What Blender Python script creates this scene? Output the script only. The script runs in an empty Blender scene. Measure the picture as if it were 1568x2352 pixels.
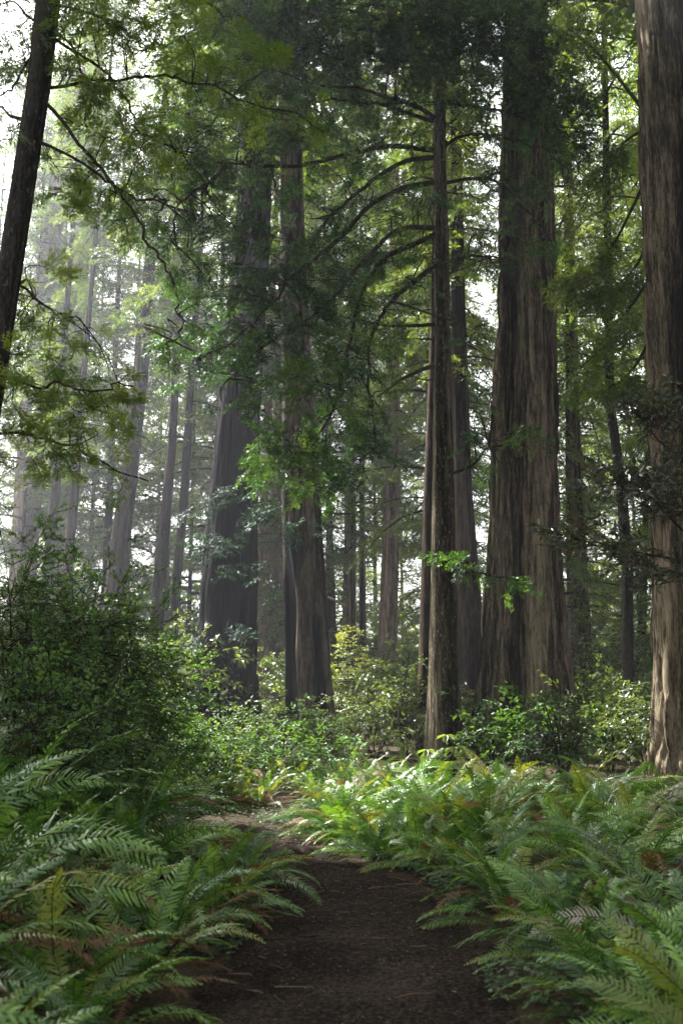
import bpy, math, random
import numpy as np
from mathutils import Vector

SC = bpy.context.scene
COL = SC.collection
RNG = np.random.default_rng(7)
random.seed(7)
R = math.radians

# ------------------------------------------------------------------ camera
CAM = np.array([0.0, 0.0, 1.62]); PITCH = R(10.5); F = 2286.7; CX, CY = 784.0, 1176.0
FWD = np.array([0, math.cos(PITCH), math.sin(PITCH)]); UP = np.array([0, -math.sin(PITCH), math.cos(PITCH)]); RT = np.array([1.0, 0, 0])

def at(px, py, Y):
    """world point at distance Y seen at photo position (px, py) of a 1568 x 2352 view"""
    d = FWD + RT * (px - CX) / F + UP * (CY - py) / F
    return CAM + d * (Y / d[1])

def mpp(px, py, Y):
    """metres per photo pixel there"""
    d = FWD + RT * (px - CX) / F + UP * (CY - py) / F
    return Y / d[1] / F

SUN = np.array([-0.70, 0.60, 0.98]); SUN /= np.linalg.norm(SUN)

# ------------------------------------------------------------------ terrain
PATH = np.array([(0.02, -6), (0.02, 4), (0.10, 7), (0.06, 8.5), (-0.10, 9.4), (-0.50, 10.4), (-0.82, 11.3), (-1.12, 12.2), (-2.0, 13.3), (-4.5, 14.2), (-9, 14.8), (-20, 15)], float)

def cr(pts, n):
    """Catmull-Rom through pts, n samples per span"""
    pts = np.asarray(pts, float)
    P = np.vstack([2 * pts[0] - pts[1], pts, 2 * pts[-1] - pts[-2]])
    out = []
    for i in range(1, len(P) - 2):
        t = np.linspace(0, 1, n, endpoint=False)[:, None]
        a, b, c, d = P[i - 1], P[i], P[i + 1], P[i + 2]
        out.append(0.5 * ((2 * b) + (c - a) * t + (2 * a - 5 * b + 4 * c - d) * t ** 2 + (3 * b - a - 3 * c + d) * t ** 3))
    out.append(P[-2][None])
    return np.vstack(out)

PATHS = cr(PATH, 8)

def path_dist(x, y):
    x = np.asarray(x, float); y = np.asarray(y, float)
    best = np.full(x.shape, 1e9)
    for a, b in zip(PATHS[:-1], PATHS[1:]):
        ab = b - a
        t = np.clip(((x - a[0]) * ab[0] + (y - a[1]) * ab[1]) / (ab @ ab), 0, 1)
        best = np.minimum(best, np.hypot(x - a[0] - ab[0] * t, y - a[1] - ab[1] * t))
    return best

def sst(a, b, x):
    t = np.clip((x - a) / (b - a), 0, 1)
    return t * t * (3 - 2 * t)

LAT = np.random.default_rng(3).random((64, 64))

def vn(u, v, lat=LAT):
    """smooth value noise, periodic over the lattice"""
    nu, nv = lat.shape
    u = np.asarray(u, float); v = np.asarray(v, float)
    iu = np.floor(u).astype(int); iv = np.floor(v).astype(int)
    fu = u - iu; fv = v - iv
    fu = fu * fu * (3 - 2 * fu); fv = fv * fv * (3 - 2 * fv)
    a = lat[iu % nu, iv % nv]; b = lat[(iu + 1) % nu, iv % nv]; c = lat[iu % nu, (iv + 1) % nv]; d = lat[(iu + 1) % nu, (iv + 1) % nv]
    return (a * (1 - fu) + b * fu) * (1 - fv) + (c * (1 - fu) + d * fu) * fv

def ground(x, y):
    d = path_dist(x, y)
    w = sst(0.75, 2.6, d)
    w = w * (1 - 0.75 * sst(10, 17, np.asarray(y, float)))
    return w * (0.16 + 0.30 * (vn(np.asarray(x) * 0.35 + 20, np.asarray(y) * 0.35 + 9) - 0.35) + 0.10 * (vn(np.asarray(x) * 1.3 + 5, np.asarray(y) * 1.3 + 30) - 0.5)) + 1.2 * sst(25, 90, np.asarray(y, float))

# ------------------------------------------------------------------ mesh builder
class MB:
    def __init__(self):
        self.V = []; self.Fc = []; self.M = []; self.T = []; self.S = []; self.n = 0; self.X = {}
    def quads(self, Q, mi=0, tint=0.5, smooth=False):
        n = len(Q)
        if n == 0: return
        self.V.append(Q.reshape(-1, 3)); self.Fc.append(np.arange(4 * n).reshape(n, 4) + self.n)
        self.M.append(np.full(n, mi)); self.S.append(np.full(n, smooth))
        self.T.append(np.repeat(np.broadcast_to(np.asarray(tint, float), (n,)), 4)); self.n += 4 * n
    def grid(self, G, wrap=False, mi=0, tint=0.5, smooth=True):
        r, c, _ = G.shape
        self.V.append(G.reshape(-1, 3))
        i = np.arange(r - 1)[:, None]; j = np.arange(c if wrap else c - 1)[None, :]; j2 = (j + 1) % c
        f = np.stack([i * c + j, i * c + j2, (i + 1) * c + j2, (i + 1) * c + j], -1).reshape(-1, 4) + self.n
        self.Fc.append(f); self.M.append(np.full(len(f), mi)); self.S.append(np.full(len(f), smooth))
        self.T.append(np.broadcast_to(np.asarray(tint, float), (r, c)).reshape(-1)); self.n += r * c
    def tube(self, pts, rad, sides=6, mi=0, tint=0.5):
        pts = np.asarray(pts, float); k = len(pts)
        rad = np.broadcast_to(np.asarray(rad, float), (k,))
        t = np.gradient(pts, axis=0); t /= np.linalg.norm(t, axis=1, keepdims=True) + 1e-9
        ref = np.array([0.31, 0.23, 0.92])
        if abs(t.mean(0) @ ref) > 0.9 * np.linalg.norm(t.mean(0)): ref = np.array([0.95, 0.2, 0.1])
        a = np.cross(t, ref); a /= np.linalg.norm(a, axis=1, keepdims=True) + 1e-9
        b = np.cross(t, a)
        th = np.linspace(0, 2 * math.pi, sides, endpoint=False)
        G = pts[:, None] + rad[:, None, None] * (a[:, None] * np.cos(th)[None, :, None] + b[:, None] * np.sin(th)[None, :, None])
        self.grid(G, True, mi, tint)
    def mesh(self, name, mats):
        V = np.vstack(self.V); Fc = np.vstack(self.Fc); M = np.concatenate(self.M); T = np.concatenate(self.T); S = np.concatenate(self.S)
        me = bpy.data.meshes.new(name)
        me.vertices.add(len(V)); me.vertices.foreach_set('co', V.astype(np.float32).ravel())
        me.loops.add(Fc.size); me.loops.foreach_set('vertex_index', Fc.astype(np.int32).ravel())
        me.polygons.add(len(Fc)); me.polygons.foreach_set('loop_start', (np.arange(len(Fc)) * 4).astype(np.int32))
        me.polygons.foreach_set('material_index', M.astype(np.int32)); me.polygons.foreach_set('use_smooth', S.astype(bool))
        me.attributes.new('tint', 'FLOAT', 'POINT').data.foreach_set('value', T.astype(np.float32))
        for k, a in self.X.items():
            me.attributes.new(k, 'FLOAT', 'POINT').data.foreach_set('value', a.astype(np.float32).ravel())
        me.update(calc_edges=True)
        for m in mats: me.materials.append(m)
        return me
    def build(self, name, mats, parent=None, loc=None):
        o = bpy.data.objects.new(name, self.mesh(name, mats if isinstance(mats, (list, tuple)) else [mats]))
        COL.objects.link(o)
        if parent is not None: o.parent = parent
        if loc is not None: o.location = loc
        return o

def tag(o, label=None, cat=None, group=None, kind=None):
    if label: o['label'] = label
    if cat: o['category'] = cat
    if group: o['group'] = group
    if kind: o['kind'] = kind
    return o

def empty(name, loc):
    o = bpy.data.objects.new(name, None); COL.objects.link(o); o.location = loc; o.empty_display_size = 0.1
    return o

def kids(o): return [c for c in bpy.data.objects if c.parent == o]

# ------------------------------------------------------------------ materials
def nodes(name):
    m = bpy.data.materials.new(name); m.use_nodes = True
    nt = m.node_tree; nt.nodes.clear()
    out = nt.nodes.new('ShaderNodeOutputMaterial')
    def N(t, **kw):
        n = nt.nodes.new(t)
        for k, v in kw.items():
            if k in n.inputs.keys(): n.inputs[k].default_value = v
            else: setattr(n, k, v)
        return n
    return m, nt, out, N, nt.links.new

def ramp(N, stops):
    r = N('ShaderNodeValToRGB'); e = r.color_ramp.elements
    while len(e) < len(stops): e.new(0.5)
    for i, (p, c) in enumerate(stops):
        e[i].position = p; e[i].color = (*c, 1)
    return r

def leaf_mat(name, cols, trans=0.35, rough=0.5, spec=0.35, tcol=(1.25, 1.15, 0.35), objvar=0.25):
    m, nt, out, N, L = nodes(name)
    at_ = N('ShaderNodeAttribute', attribute_name='tint'); oi = N('ShaderNodeObjectInfo')
    ma = N('ShaderNodeMath', operation='MULTIPLY_ADD'); ma.inputs[1].default_value = objvar
    L(oi.outputs['Random'], ma.inputs[0]); L(at_.outputs['Fac'], ma.inputs[2])
    sb = N('ShaderNodeMath', operation='SUBTRACT'); sb.inputs[1].default_value = objvar / 2; L(ma.outputs[0], sb.inputs[0])
    rp = ramp(N, [(i / (len(cols) - 1), c) for i, c in enumerate(cols)]); L(sb.outputs[0], rp.inputs[0])
    p = N('ShaderNodeBsdfPrincipled', Roughness=rough); p.inputs['Specular IOR Level'].default_value = spec
    L(rp.outputs[0], p.inputs['Base Color'])
    if trans > 0:
        mu = N('ShaderNodeMix', data_type='RGBA', blend_type='MULTIPLY'); mu.inputs['Factor'].default_value = 1
        L(rp.outputs[0], mu.inputs[6]); mu.inputs[7].default_value = (*tcol, 1)
        t = N('ShaderNodeBsdfTranslucent'); L(mu.outputs[2], t.inputs[0])
        mx = N('ShaderNodeMixShader'); mx.inputs[0].default_value = trans
        L(p.outputs[0], mx.inputs[1]); L(t.outputs[0], mx.inputs[2]); L(mx.outputs[0], out.inputs[0])
    else: L(p.outputs[0], out.inputs[0])
    return m

def bark_mat(name, dark, mid, light, sc=1.0, moss=0.25, fleck=0.0, zstretch=0.12, bump=0.7, mosscol=(0.05, 0.062, 0.022)):
    m, nt, out, N, L = nodes(name)
    tc = N('ShaderNodeTexCoord'); mp = N('ShaderNodeMapping'); mp.inputs['Scale'].default_value = (sc, sc, sc * zstretch); L(tc.outputs['Object'], mp.inputs[0])
    n1 = N('ShaderNodeTexNoise', Scale=11.0, Detail=8.0, Roughness=0.72); L(mp.outputs[0], n1.inputs['Vector'])
    n2 = N('ShaderNodeTexNoise', Scale=52.0, Detail=4.0, Roughness=0.7); L(mp.outputs[0], n2.inputs['Vector'])
    n3 = N('ShaderNodeTexNoise', Scale=1.1, Detail=5.0, Roughness=0.6); L(tc.outputs['Object'], n3.inputs['Vector'])
    ad = N('ShaderNodeMath', operation='MULTIPLY_ADD'); ad.inputs[1].default_value = 0.5
    L(n2.outputs[0], ad.inputs[0]); L(n1.outputs[0], ad.inputs[2])
    at_ = N('ShaderNodeAttribute', attribute_name='tint')
    ad2 = N('ShaderNodeMath', operation='MULTIPLY_ADD'); ad2.inputs[1].default_value = 0.45; L(at_.outputs['Fac'], ad2.inputs[0]); L(ad.outputs[0], ad2.inputs[2])
    rp = ramp(N, [(0.62, dark), (0.95, mid), (1.25 if False else 1.0, light)]); 
    sc_ = N('ShaderNodeMapRange'); sc_.inputs[1].default_value = 0.55; sc_.inputs[2].default_value = 1.4; L(ad2.outputs[0], sc_.inputs[0])
    rp.color_ramp.elements[0].position = 0.34; rp.color_ramp.elements[1].position = 0.5; rp.color_ramp.elements[2].position = 0.70
    L(sc_.outputs[0], rp.inputs[0])
    mr = N('ShaderNodeMapRange'); mr.inputs[1].default_value = 0.5; mr.inputs[2].default_value = 0.72; mr.inputs[4].default_value = moss; L(n3.outputs[0], mr.inputs[0])
    mx = N('ShaderNodeMix', data_type='RGBA'); L(mr.outputs[0], mx.inputs['Factor']); L(rp.outputs[0], mx.inputs[6]); mx.inputs[7].default_value = (*mosscol, 1)
    col = mx.outputs[2]
    if fleck > 0:
        n4 = N('ShaderNodeTexNoise', Scale=30.0, Detail=3.0, Roughness=0.6)
        mp2 = N('ShaderNodeMapping'); mp2.inputs['Scale'].default_value = (1, 1, 0.35); L(tc.outputs['Object'], mp2.inputs[0]); L(mp2.outputs[0], n4.inputs['Vector'])
        m4 = N('ShaderNodeMapRange'); m4.inputs[1].default_value = 0.60; m4.inputs[2].default_value = 0.68; m4.inputs[4].default_value = fleck; L(n4.outputs[0], m4.inputs[0])
        mx4 = N('ShaderNodeMix', data_type='RGBA'); L(m4.outputs[0], mx4.inputs['Factor']); L(col, mx4.inputs[6]); mx4.inputs[7].default_value = (0.23, 0.23, 0.20, 1)
        col = mx4.outputs[2]
    ch = N('ShaderNodeAttribute', attribute_name='char_shade')  # blackened bark: fire char, plus shade painted into some stems
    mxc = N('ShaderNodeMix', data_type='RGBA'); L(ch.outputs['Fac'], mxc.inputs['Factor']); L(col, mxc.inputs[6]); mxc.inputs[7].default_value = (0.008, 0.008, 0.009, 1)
    p = N('ShaderNodeBsdfPrincipled', Roughness=0.9); p.inputs['Specular IOR Level'].default_value = 0.03
    L(mxc.outputs[2], p.inputs['Base Color'])
    bp = N('ShaderNodeBump', Strength=bump, Distance=0.06); L(ad.outputs[0], bp.inputs['Height']); L(bp.outputs[0], p.inputs['Normal'])
    L(p.outputs[0], out.inputs[0])
    return m

def soil_mat(name, c1, c2, c3, scale):
    m, nt, out, N, L = nodes(name)
    tc = N('ShaderNodeTexCoord')
    n1 = N('ShaderNodeTexNoise', Scale=scale, Detail=8.0, Roughness=0.75); L(tc.outputs['Object'], n1.inputs['Vector'])
    n2 = N('ShaderNodeTexNoise', Scale=1.3, Detail=4.0); L(tc.outputs['Object'], n2.inputs['Vector'])
    vo = N('ShaderNodeTexVoronoi', Scale=scale * 2.2); L(tc.outputs['Object'], vo.inputs['Vector'])
    ad = N('ShaderNodeMath', operation='MULTIPLY_ADD'); ad.inputs[1].default_value = 0.4; L(n2.outputs[0], ad.inputs[0]); L(n1.outputs[0], ad.inputs[2])
    a2 = N('ShaderNodeMath', operation='MULTIPLY_ADD'); a2.inputs[1].default_value = 0.25; L(vo.outputs['Distance'], a2.inputs[0]); L(ad.outputs[0], a2.inputs[2])
    rp = ramp(N, [(0.50, c1), (0.78, c2), (0.98, c3)]); L(a2.outputs[0], rp.inputs[0])
    p = N('ShaderNodeBsdfPrincipled', Roughness=0.95); p.inputs['Specular IOR Level'].default_value = 0.03
    L(rp.outputs[0], p.inputs['Base Color'])
    bp = N('ShaderNodeBump', Strength=0.9, Distance=0.02); L(a2.outputs[0], bp.inputs['Height']); L(bp.outputs[0], p.inputs['Normal'])
    L(p.outputs[0], out.inputs[0])
    return m

M_RED = bark_mat('redwood_bark', (0.008, 0.006, 0.0036), (0.056, 0.043, 0.028), (0.21, 0.17, 0.115), 1.0, 0.4, bump=1.0)
M_DARKRED = bark_mat('sooty_redwood_bark', (0.005, 0.004, 0.0035), (0.016, 0.0115, 0.008), (0.06, 0.042, 0.028), 1.0, 0.25)
M_GREY = bark_mat('grey_conifer_bark', (0.008, 0.0065, 0.004), (0.034, 0.027, 0.016), (0.12, 0.10, 0.065), 1.4, 0.35, 0.6, 0.10)
M_DARK = bark_mat('dark_conifer_bark', (0.006, 0.005, 0.005), (0.018, 0.016, 0.013), (0.05, 0.046, 0.038), 3.0, 0.3, 0.3, 0.2)
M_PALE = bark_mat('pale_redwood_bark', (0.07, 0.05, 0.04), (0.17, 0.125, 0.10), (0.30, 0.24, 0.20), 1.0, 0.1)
M_WARM = bark_mat('sunlit_redwood_bark', (0.10, 0.06, 0.035), (0.24, 0.16, 0.10), (0.40, 0.29, 0.19), 1.0, 0.1)  # lit copy of the bark: warm sunlight on one far trunk, painted in
M_TWIG = bark_mat('twig_bark', (0.012, 0.010, 0.008), (0.03, 0.025, 0.019), (0.06, 0.05, 0.038), 4.0, 0.3, 0, 0.3, 0.4)
M_MOSSY = bark_mat('mossy_branch_bark', (0.02, 0.018, 0.012), (0.05, 0.05, 0.025), (0.09, 0.085, 0.04), 4.0, 0.9, 0, 0.3, 0.4, (0.07, 0.085, 0.02))

G_MAIN = leaf_mat('dark_needles', [(0.008, 0.028, 0.011), (0.027, 0.078, 0.021), (0.12, 0.21, 0.032)], 0.5)
G_YEL = leaf_mat('yellow_green_needles', [(0.025, 0.062, 0.013), (0.075, 0.14, 0.022), (0.19, 0.25, 0.036)], 0.5)
G_BG = leaf_mat('forest_needles', [(0.028, 0.062, 0.022), (0.075, 0.125, 0.034), (0.18, 0.225, 0.05)], 0.55)
G_BLUE = leaf_mat('blue_green_needles', [(0.008, 0.026, 0.018), (0.018, 0.05, 0.032), (0.04, 0.085, 0.048)], 0.25, 0.6, 0.12)
G_HUCK = leaf_mat('huckleberry_leaves', [(0.03, 0.07, 0.024), (0.07, 0.15, 0.045), (0.16, 0.24, 0.06)], 0.4, 0.5, 0.28)
G_SHRUB = leaf_mat('shrub_leaves', [(0.03, 0.065, 0.028), (0.07, 0.13, 0.045), (0.15, 0.21, 0.07)], 0.4, 0.5, 0.28)
G_OLIVE = leaf_mat('olive_leaves', [(0.04, 0.07, 0.026), (0.085, 0.13, 0.048), (0.18, 0.23, 0.10)], 0.4, 0.4, 0.5)
G_LIT = leaf_mat('sunlit_sapling_leaves', [(0.14, 0.18, 0.045), (0.24, 0.28, 0.08), (0.36, 0.38, 0.14)], 0.4, 0.45, 0.4)  # leaf colour brightened to carry the sunlight on the sapling
G_RHODO = leaf_mat('rhododendron_leaves', [(0.018, 0.036, 0.016), (0.04, 0.052, 0.03), (0.09, 0.07, 0.05)], 0.15, 0.4, 0.35)
G_FERN = leaf_mat('fern_green', [(0.009, 0.040, 0.009), (0.046, 0.120, 0.018), (0.165, 0.295, 0.046)], 0.25, 0.36, 0.5, (1.3, 1.2, 0.3), 0.6)
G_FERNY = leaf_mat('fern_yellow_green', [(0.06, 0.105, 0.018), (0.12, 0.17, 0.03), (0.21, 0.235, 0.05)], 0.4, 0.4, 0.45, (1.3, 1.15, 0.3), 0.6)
G_FERNB = leaf_mat('fern_brown', [(0.05, 0.028, 0.014), (0.12, 0.062, 0.03), (0.19, 0.115, 0.065)], 0.25, 0.7, 0.2, (1.2, 0.9, 0.5), 0.6)
G_FERNP = leaf_mat('fern_pale', [(0.22, 0.20, 0.16), (0.30, 0.27, 0.22), (0.36, 0.33, 0.28)], 0.25, 0.5, 0.4, (1, 1, 0.8), 0.3)
G_COVER = leaf_mat('ground_cover_leaves', [(0.015, 0.035, 0.014), (0.03, 0.065, 0.022), (0.06, 0.10, 0.03)], 0.3, 0.45, 0.4)
G_LITTER = leaf_mat('litter_brown', [(0.010, 0.007, 0.005), (0.03, 0.02, 0.013), (0.16, 0.11, 0.08)], 0.0, 0.8, 0.05)
M_GROUND = soil_mat('forest_duff', (0.012, 0.010, 0.007), (0.03, 0.024, 0.015), (0.06, 0.045, 0.028), 14.0)
M_PATH = soil_mat('path_soil', (0.003, 0.0022, 0.0016), (0.0075, 0.0055, 0.004), (0.05, 0.038, 0.029), 34.0)

# ------------------------------------------------------------------ foliage templates
def kites(P, D, Nn, l, w, split=0.42):
    """n leaf kites: base P, unit direction D, normal Nn, length l, width w"""
    s = np.cross(Nn, D); s /= np.linalg.norm(s, axis=1, keepdims=True) + 1e-9
    l = np.broadcast_to(l, (len(P),))[:, None]; w = np.broadcast_to(w, (len(P),))[:, None]
    return np.stack([P, P + D * l * split + s * w / 2, P + D * l, P + D * l * split - s * w / 2], 1)

def ovals(P, D, Nn, l, w, fold=0.25, bend=0.15):
    """broad leaves: two quads each, folded along the midrib and bent down"""
    s = np.cross(Nn, D); s /= np.linalg.norm(s, axis=1, keepdims=True) + 1e-9
    Nn = np.cross(D, s)
    l = np.broadcast_to(l, (len(P),))[:, None]; w = np.broadcast_to(w, (len(P),))[:, None]
    out = []
    for sg in (1, -1):
        a = P; b = P + D * l * 0.30 + s * sg * w * 0.46 + Nn * w * fold * 0.4
        c = P + D * l * 0.68 + s * sg * w * 0.40 + Nn * (w * fold * 0.35 - l * bend * 0.4); d = P + D * l - Nn * l * bend
        out.append(np.stack([a, b, c, d] if sg > 0 else [a, d, c, b], 1))
    return np.concatenate(out)

def unit(v): return v / (np.linalg.norm(v, axis=-1, keepdims=True) + 1e-9)

def conifer_spray(seed, nside=9, nl=9, side=0.34, ll=0.085, lw=0.022, droop=0.25, ang=52, jit=0.35):
    """flat twig of unit length along +x, side twigs both sides, small leaves in two ranks"""
    r = np.random.default_rng(seed)
    P = []; D = []; W = []
    def axis(t): return np.stack([t, 0.05 * np.sin(3 * t + seed), -droop * t ** 2], -1)
    for k in range(nside):
        t0 = 0.12 + 0.84 * k / (nside - 1)
        for sg in (1, -1):
            if r.random() < 0.08: continue
            b = axis(np.array(t0 + r.normal(0, 0.02)))
            a = R(ang + r.normal(0, 9)) * sg
            ln = side * (0.45 + 0.75 * math.sin(math.pi * min(1, 0.25 + 0.75 * t0))) * r.uniform(0.7, 1.2)
            d = unit(np.array([math.cos(a), math.sin(a), r.normal(-0.15, 0.22)]))
            W.append((b, d, ln))
            n = max(3, int(nl * ln / side))
            for i in range(n):
                q = (i + 0.6) / n
                pb = b + d * ln * q + np.array([0, 0, -0.10 * ln * q * q])
                for s2 in (1, -1):
                    a2 = a + s2 * R(48 + r.normal(0, 12)) * (1 if i < n - 1 else 0.4)
                    P.append(pb); D.append([math.cos(a2), math.sin(a2), d[2] + r.normal(-0.05, jit)])
    P = np.array(P); D = unit(np.array(D)); n = len(P)
    Nn = unit(np.array([0, 0, 1.0]) + r.normal(0, jit, (n, 3)))
    Q = kites(P, D, Nn, ll * r.uniform(0.7, 1.3, n), lw * r.uniform(0.8, 1.3, n))
    wq = []
    ts = np.linspace(0, 1, 7); ax = axis(ts)
    for a, b in zip(ax[:-1], ax[1:]):
        wq.append([a + [0, 0.007, 0], b + [0, 0.006, 0], b - [0, 0.006, 0], a - [0, 0.007, 0]])
    for b, d, ln in W:
        s = np.array([-d[1], d[0], 0]) * 0.004
        e = b + d * ln + np.array([0, 0, -0.1 * ln])
        wq.append([b + s, e + s * 0.4, e - s * 0.4, b - s])
    return Q, np.array(wq, float)

def leafy_twig(seed, n=16, ll=0.12, lw=0.055, spread=0.28, whorl=False, fold=0.25):
    """woody twig of unit length along +x with broad leaves (two quads each)"""
    r = np.random.default_rng(seed)
    P = []; D = []; wq = []
    def stem(a, b, w0):
        a = np.array(a); b = np.array(b); d = b - a; s = unit(np.cross(d, [0.1, 0.2, 1])) * w0
        wq.append([a + s, b + s * 0.5, b - s * 0.5, a - s]); s = unit(np.cross(d, s)) * w0
        wq.append([a + s, b + s * 0.5, b - s * 0.5, a - s])
    stem([0, 0, 0], [1, 0, -0.08], 0.009)
    subs = 4 + int(r.integers(0, 3))
    ends = [(np.array([0.85, 0, -0.06]), np.array([1, 0, -0.1]))]
    for k in range(subs):
        t = r.uniform(0.15, 0.85); a = r.choice([-1, 1]) * R(r.uniform(30, 70))
        d = unit(np.array([math.cos(a), math.sin(a), r.normal(0.1, 0.35)])); ln = spread * r.uniform(0.6, 1.5)
        b = np.array([t, 0, -0.08 * t]); stem(b, b + d * ln, 0.006); ends.append((b + d * ln * 0.8, d))
    per = max(3, n // len(ends))
    for e, d in ends:
        for i in range(per):
            back = 0 if whorl else r.uniform(0, 0.8) * spread
            az = i * 2.4 + r.normal(0, 0.3)
            side = unit(np.cross(d, [0, 0, 1.0])); upv = np.cross(side, d)
            rad = side * math.cos(az) + upv * math.sin(az) * 0.45
            P.append(e - d * back); D.append(unit(d * r.uniform(0.3, 0.9) + rad))
    P = np.array(P); D = np.array(D); m = len(P)
    Nn = unit(np.array([0, 0, 1.0]) + r.normal(0, 0.35, (m, 3)))
    return ovals(P, D, Nn, ll * r.uniform(0.6, 1.25, m), lw * r.uniform(0.75, 1.2, m), fold), np.array(wq, float)

T_FINE = [conifer_spray(10 + i, 7, 5, 0.36, 0.16, 0.052, 0.30, 52, 0.5) for i in range(5)]
T_NEAR = [conifer_spray(30 + i, 6, 4, 0.34, 0.25, 0.05, 0.22, 50, 0.3) for i in range(5)]
T_BG = [conifer_spray(50 + i, 6, 4, 0.40, 0.20, 0.06, 0.35, 52, 0.4) for i in range(5)]
T_BIGBG = [conifer_spray(60 + i, 4, 3, 0.42, 0.30, 0.10, 0.35, 52, 0.45) for i in range(4)]
T_HUCK = [leafy_twig(70 + i, 30, 0.11, 0.06, 0.34) for i in range(5)]
T_SHRUB = [leafy_twig(80 + i, 22, 0.17, 0.085, 0.32) for i in range(5)]
T_RHODO = [leafy_twig(90 + i, 34, 0.20, 0.066, 0.34, True, 0.35) for i in range(5)]

class Sprays:
    """collects placed copies of spray templates and merges them into one mesh"""
    def __init__(self, tm): self.tm = tm; self.rows = []
    def add(self, p, d, u, s, tint): self.rows.append((*p, *d, *u, s, tint))
    def into(self, mb, rng, wood=True, leaf_i=0, wood_i=1, keep=None):
        if not self.rows: return
        A = np.array(self.rows, float)
        if keep is not None: A = A[keep(A[:, :3])]
        k = rng.integers(0, len(self.tm), len(A))
        for t, (lq, wq) in enumerate(self.tm):
            B = A[k == t]
            if not len(B): continue
            x = unit(B[:, 3:6]); y = unit(np.cross(B[:, 6:9], x)); z = np.cross(x, y)
            Rm = np.stack([x, y, z], -1) * B[:, 9][:, None, None]
            Q = np.einsum('mij,nkj->mnki', Rm, lq) + B[:, None, None, :3]
            n = Q.shape[1]
            tt = np.clip(np.repeat(B[:, 10], n) + rng.normal(0, 0.12, n * len(B)), 0, 1)
            mb.quads(Q.reshape(-1, 4, 3), leaf_i, tt)
            if wood and len(wq):
                W = np.einsum('mij,nkj->mnki', Rm, wq) + B[:, None, None, :3]
                mb.quads(W.reshape(-1, 4, 3), wood_i, 0.5)

# the gap in the canopy that lets the sun reach the bend of the path
def in_gap(Pw, m=0.0):
    """True where a point stands between the sun and the glade at the bend"""
    t = (Pw[:, 2] - 0.7) / SUN[2]
    gx = Pw[:, 0] - SUN[0] * t; gy = Pw[:, 1] - SUN[1] * t
    g1 = ((gx + 0.55) / (1.6 + m)) ** 2 + ((gy - 14.4) / (4.0 + m)) ** 2
    g2 = ((gx - 0.6) / (2.0 + m)) ** 2 + ((gy - 32.5) / (4.5 + m)) ** 2
    fl = np.zeros(len(gx), bool)
    for fx, fy, fr in ((-1.9, 5.4, 0.5), (-2.7, 8.2, 0.5), (3.0, 8.2, 0.45)): fl |= np.hypot(gx - fx, gy - fy) < fr + 0.15 * m  # extra holes carved only to throw sun flecks on the ferns
    return (g1 < 1) | (g2 < 1) | fl

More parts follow.
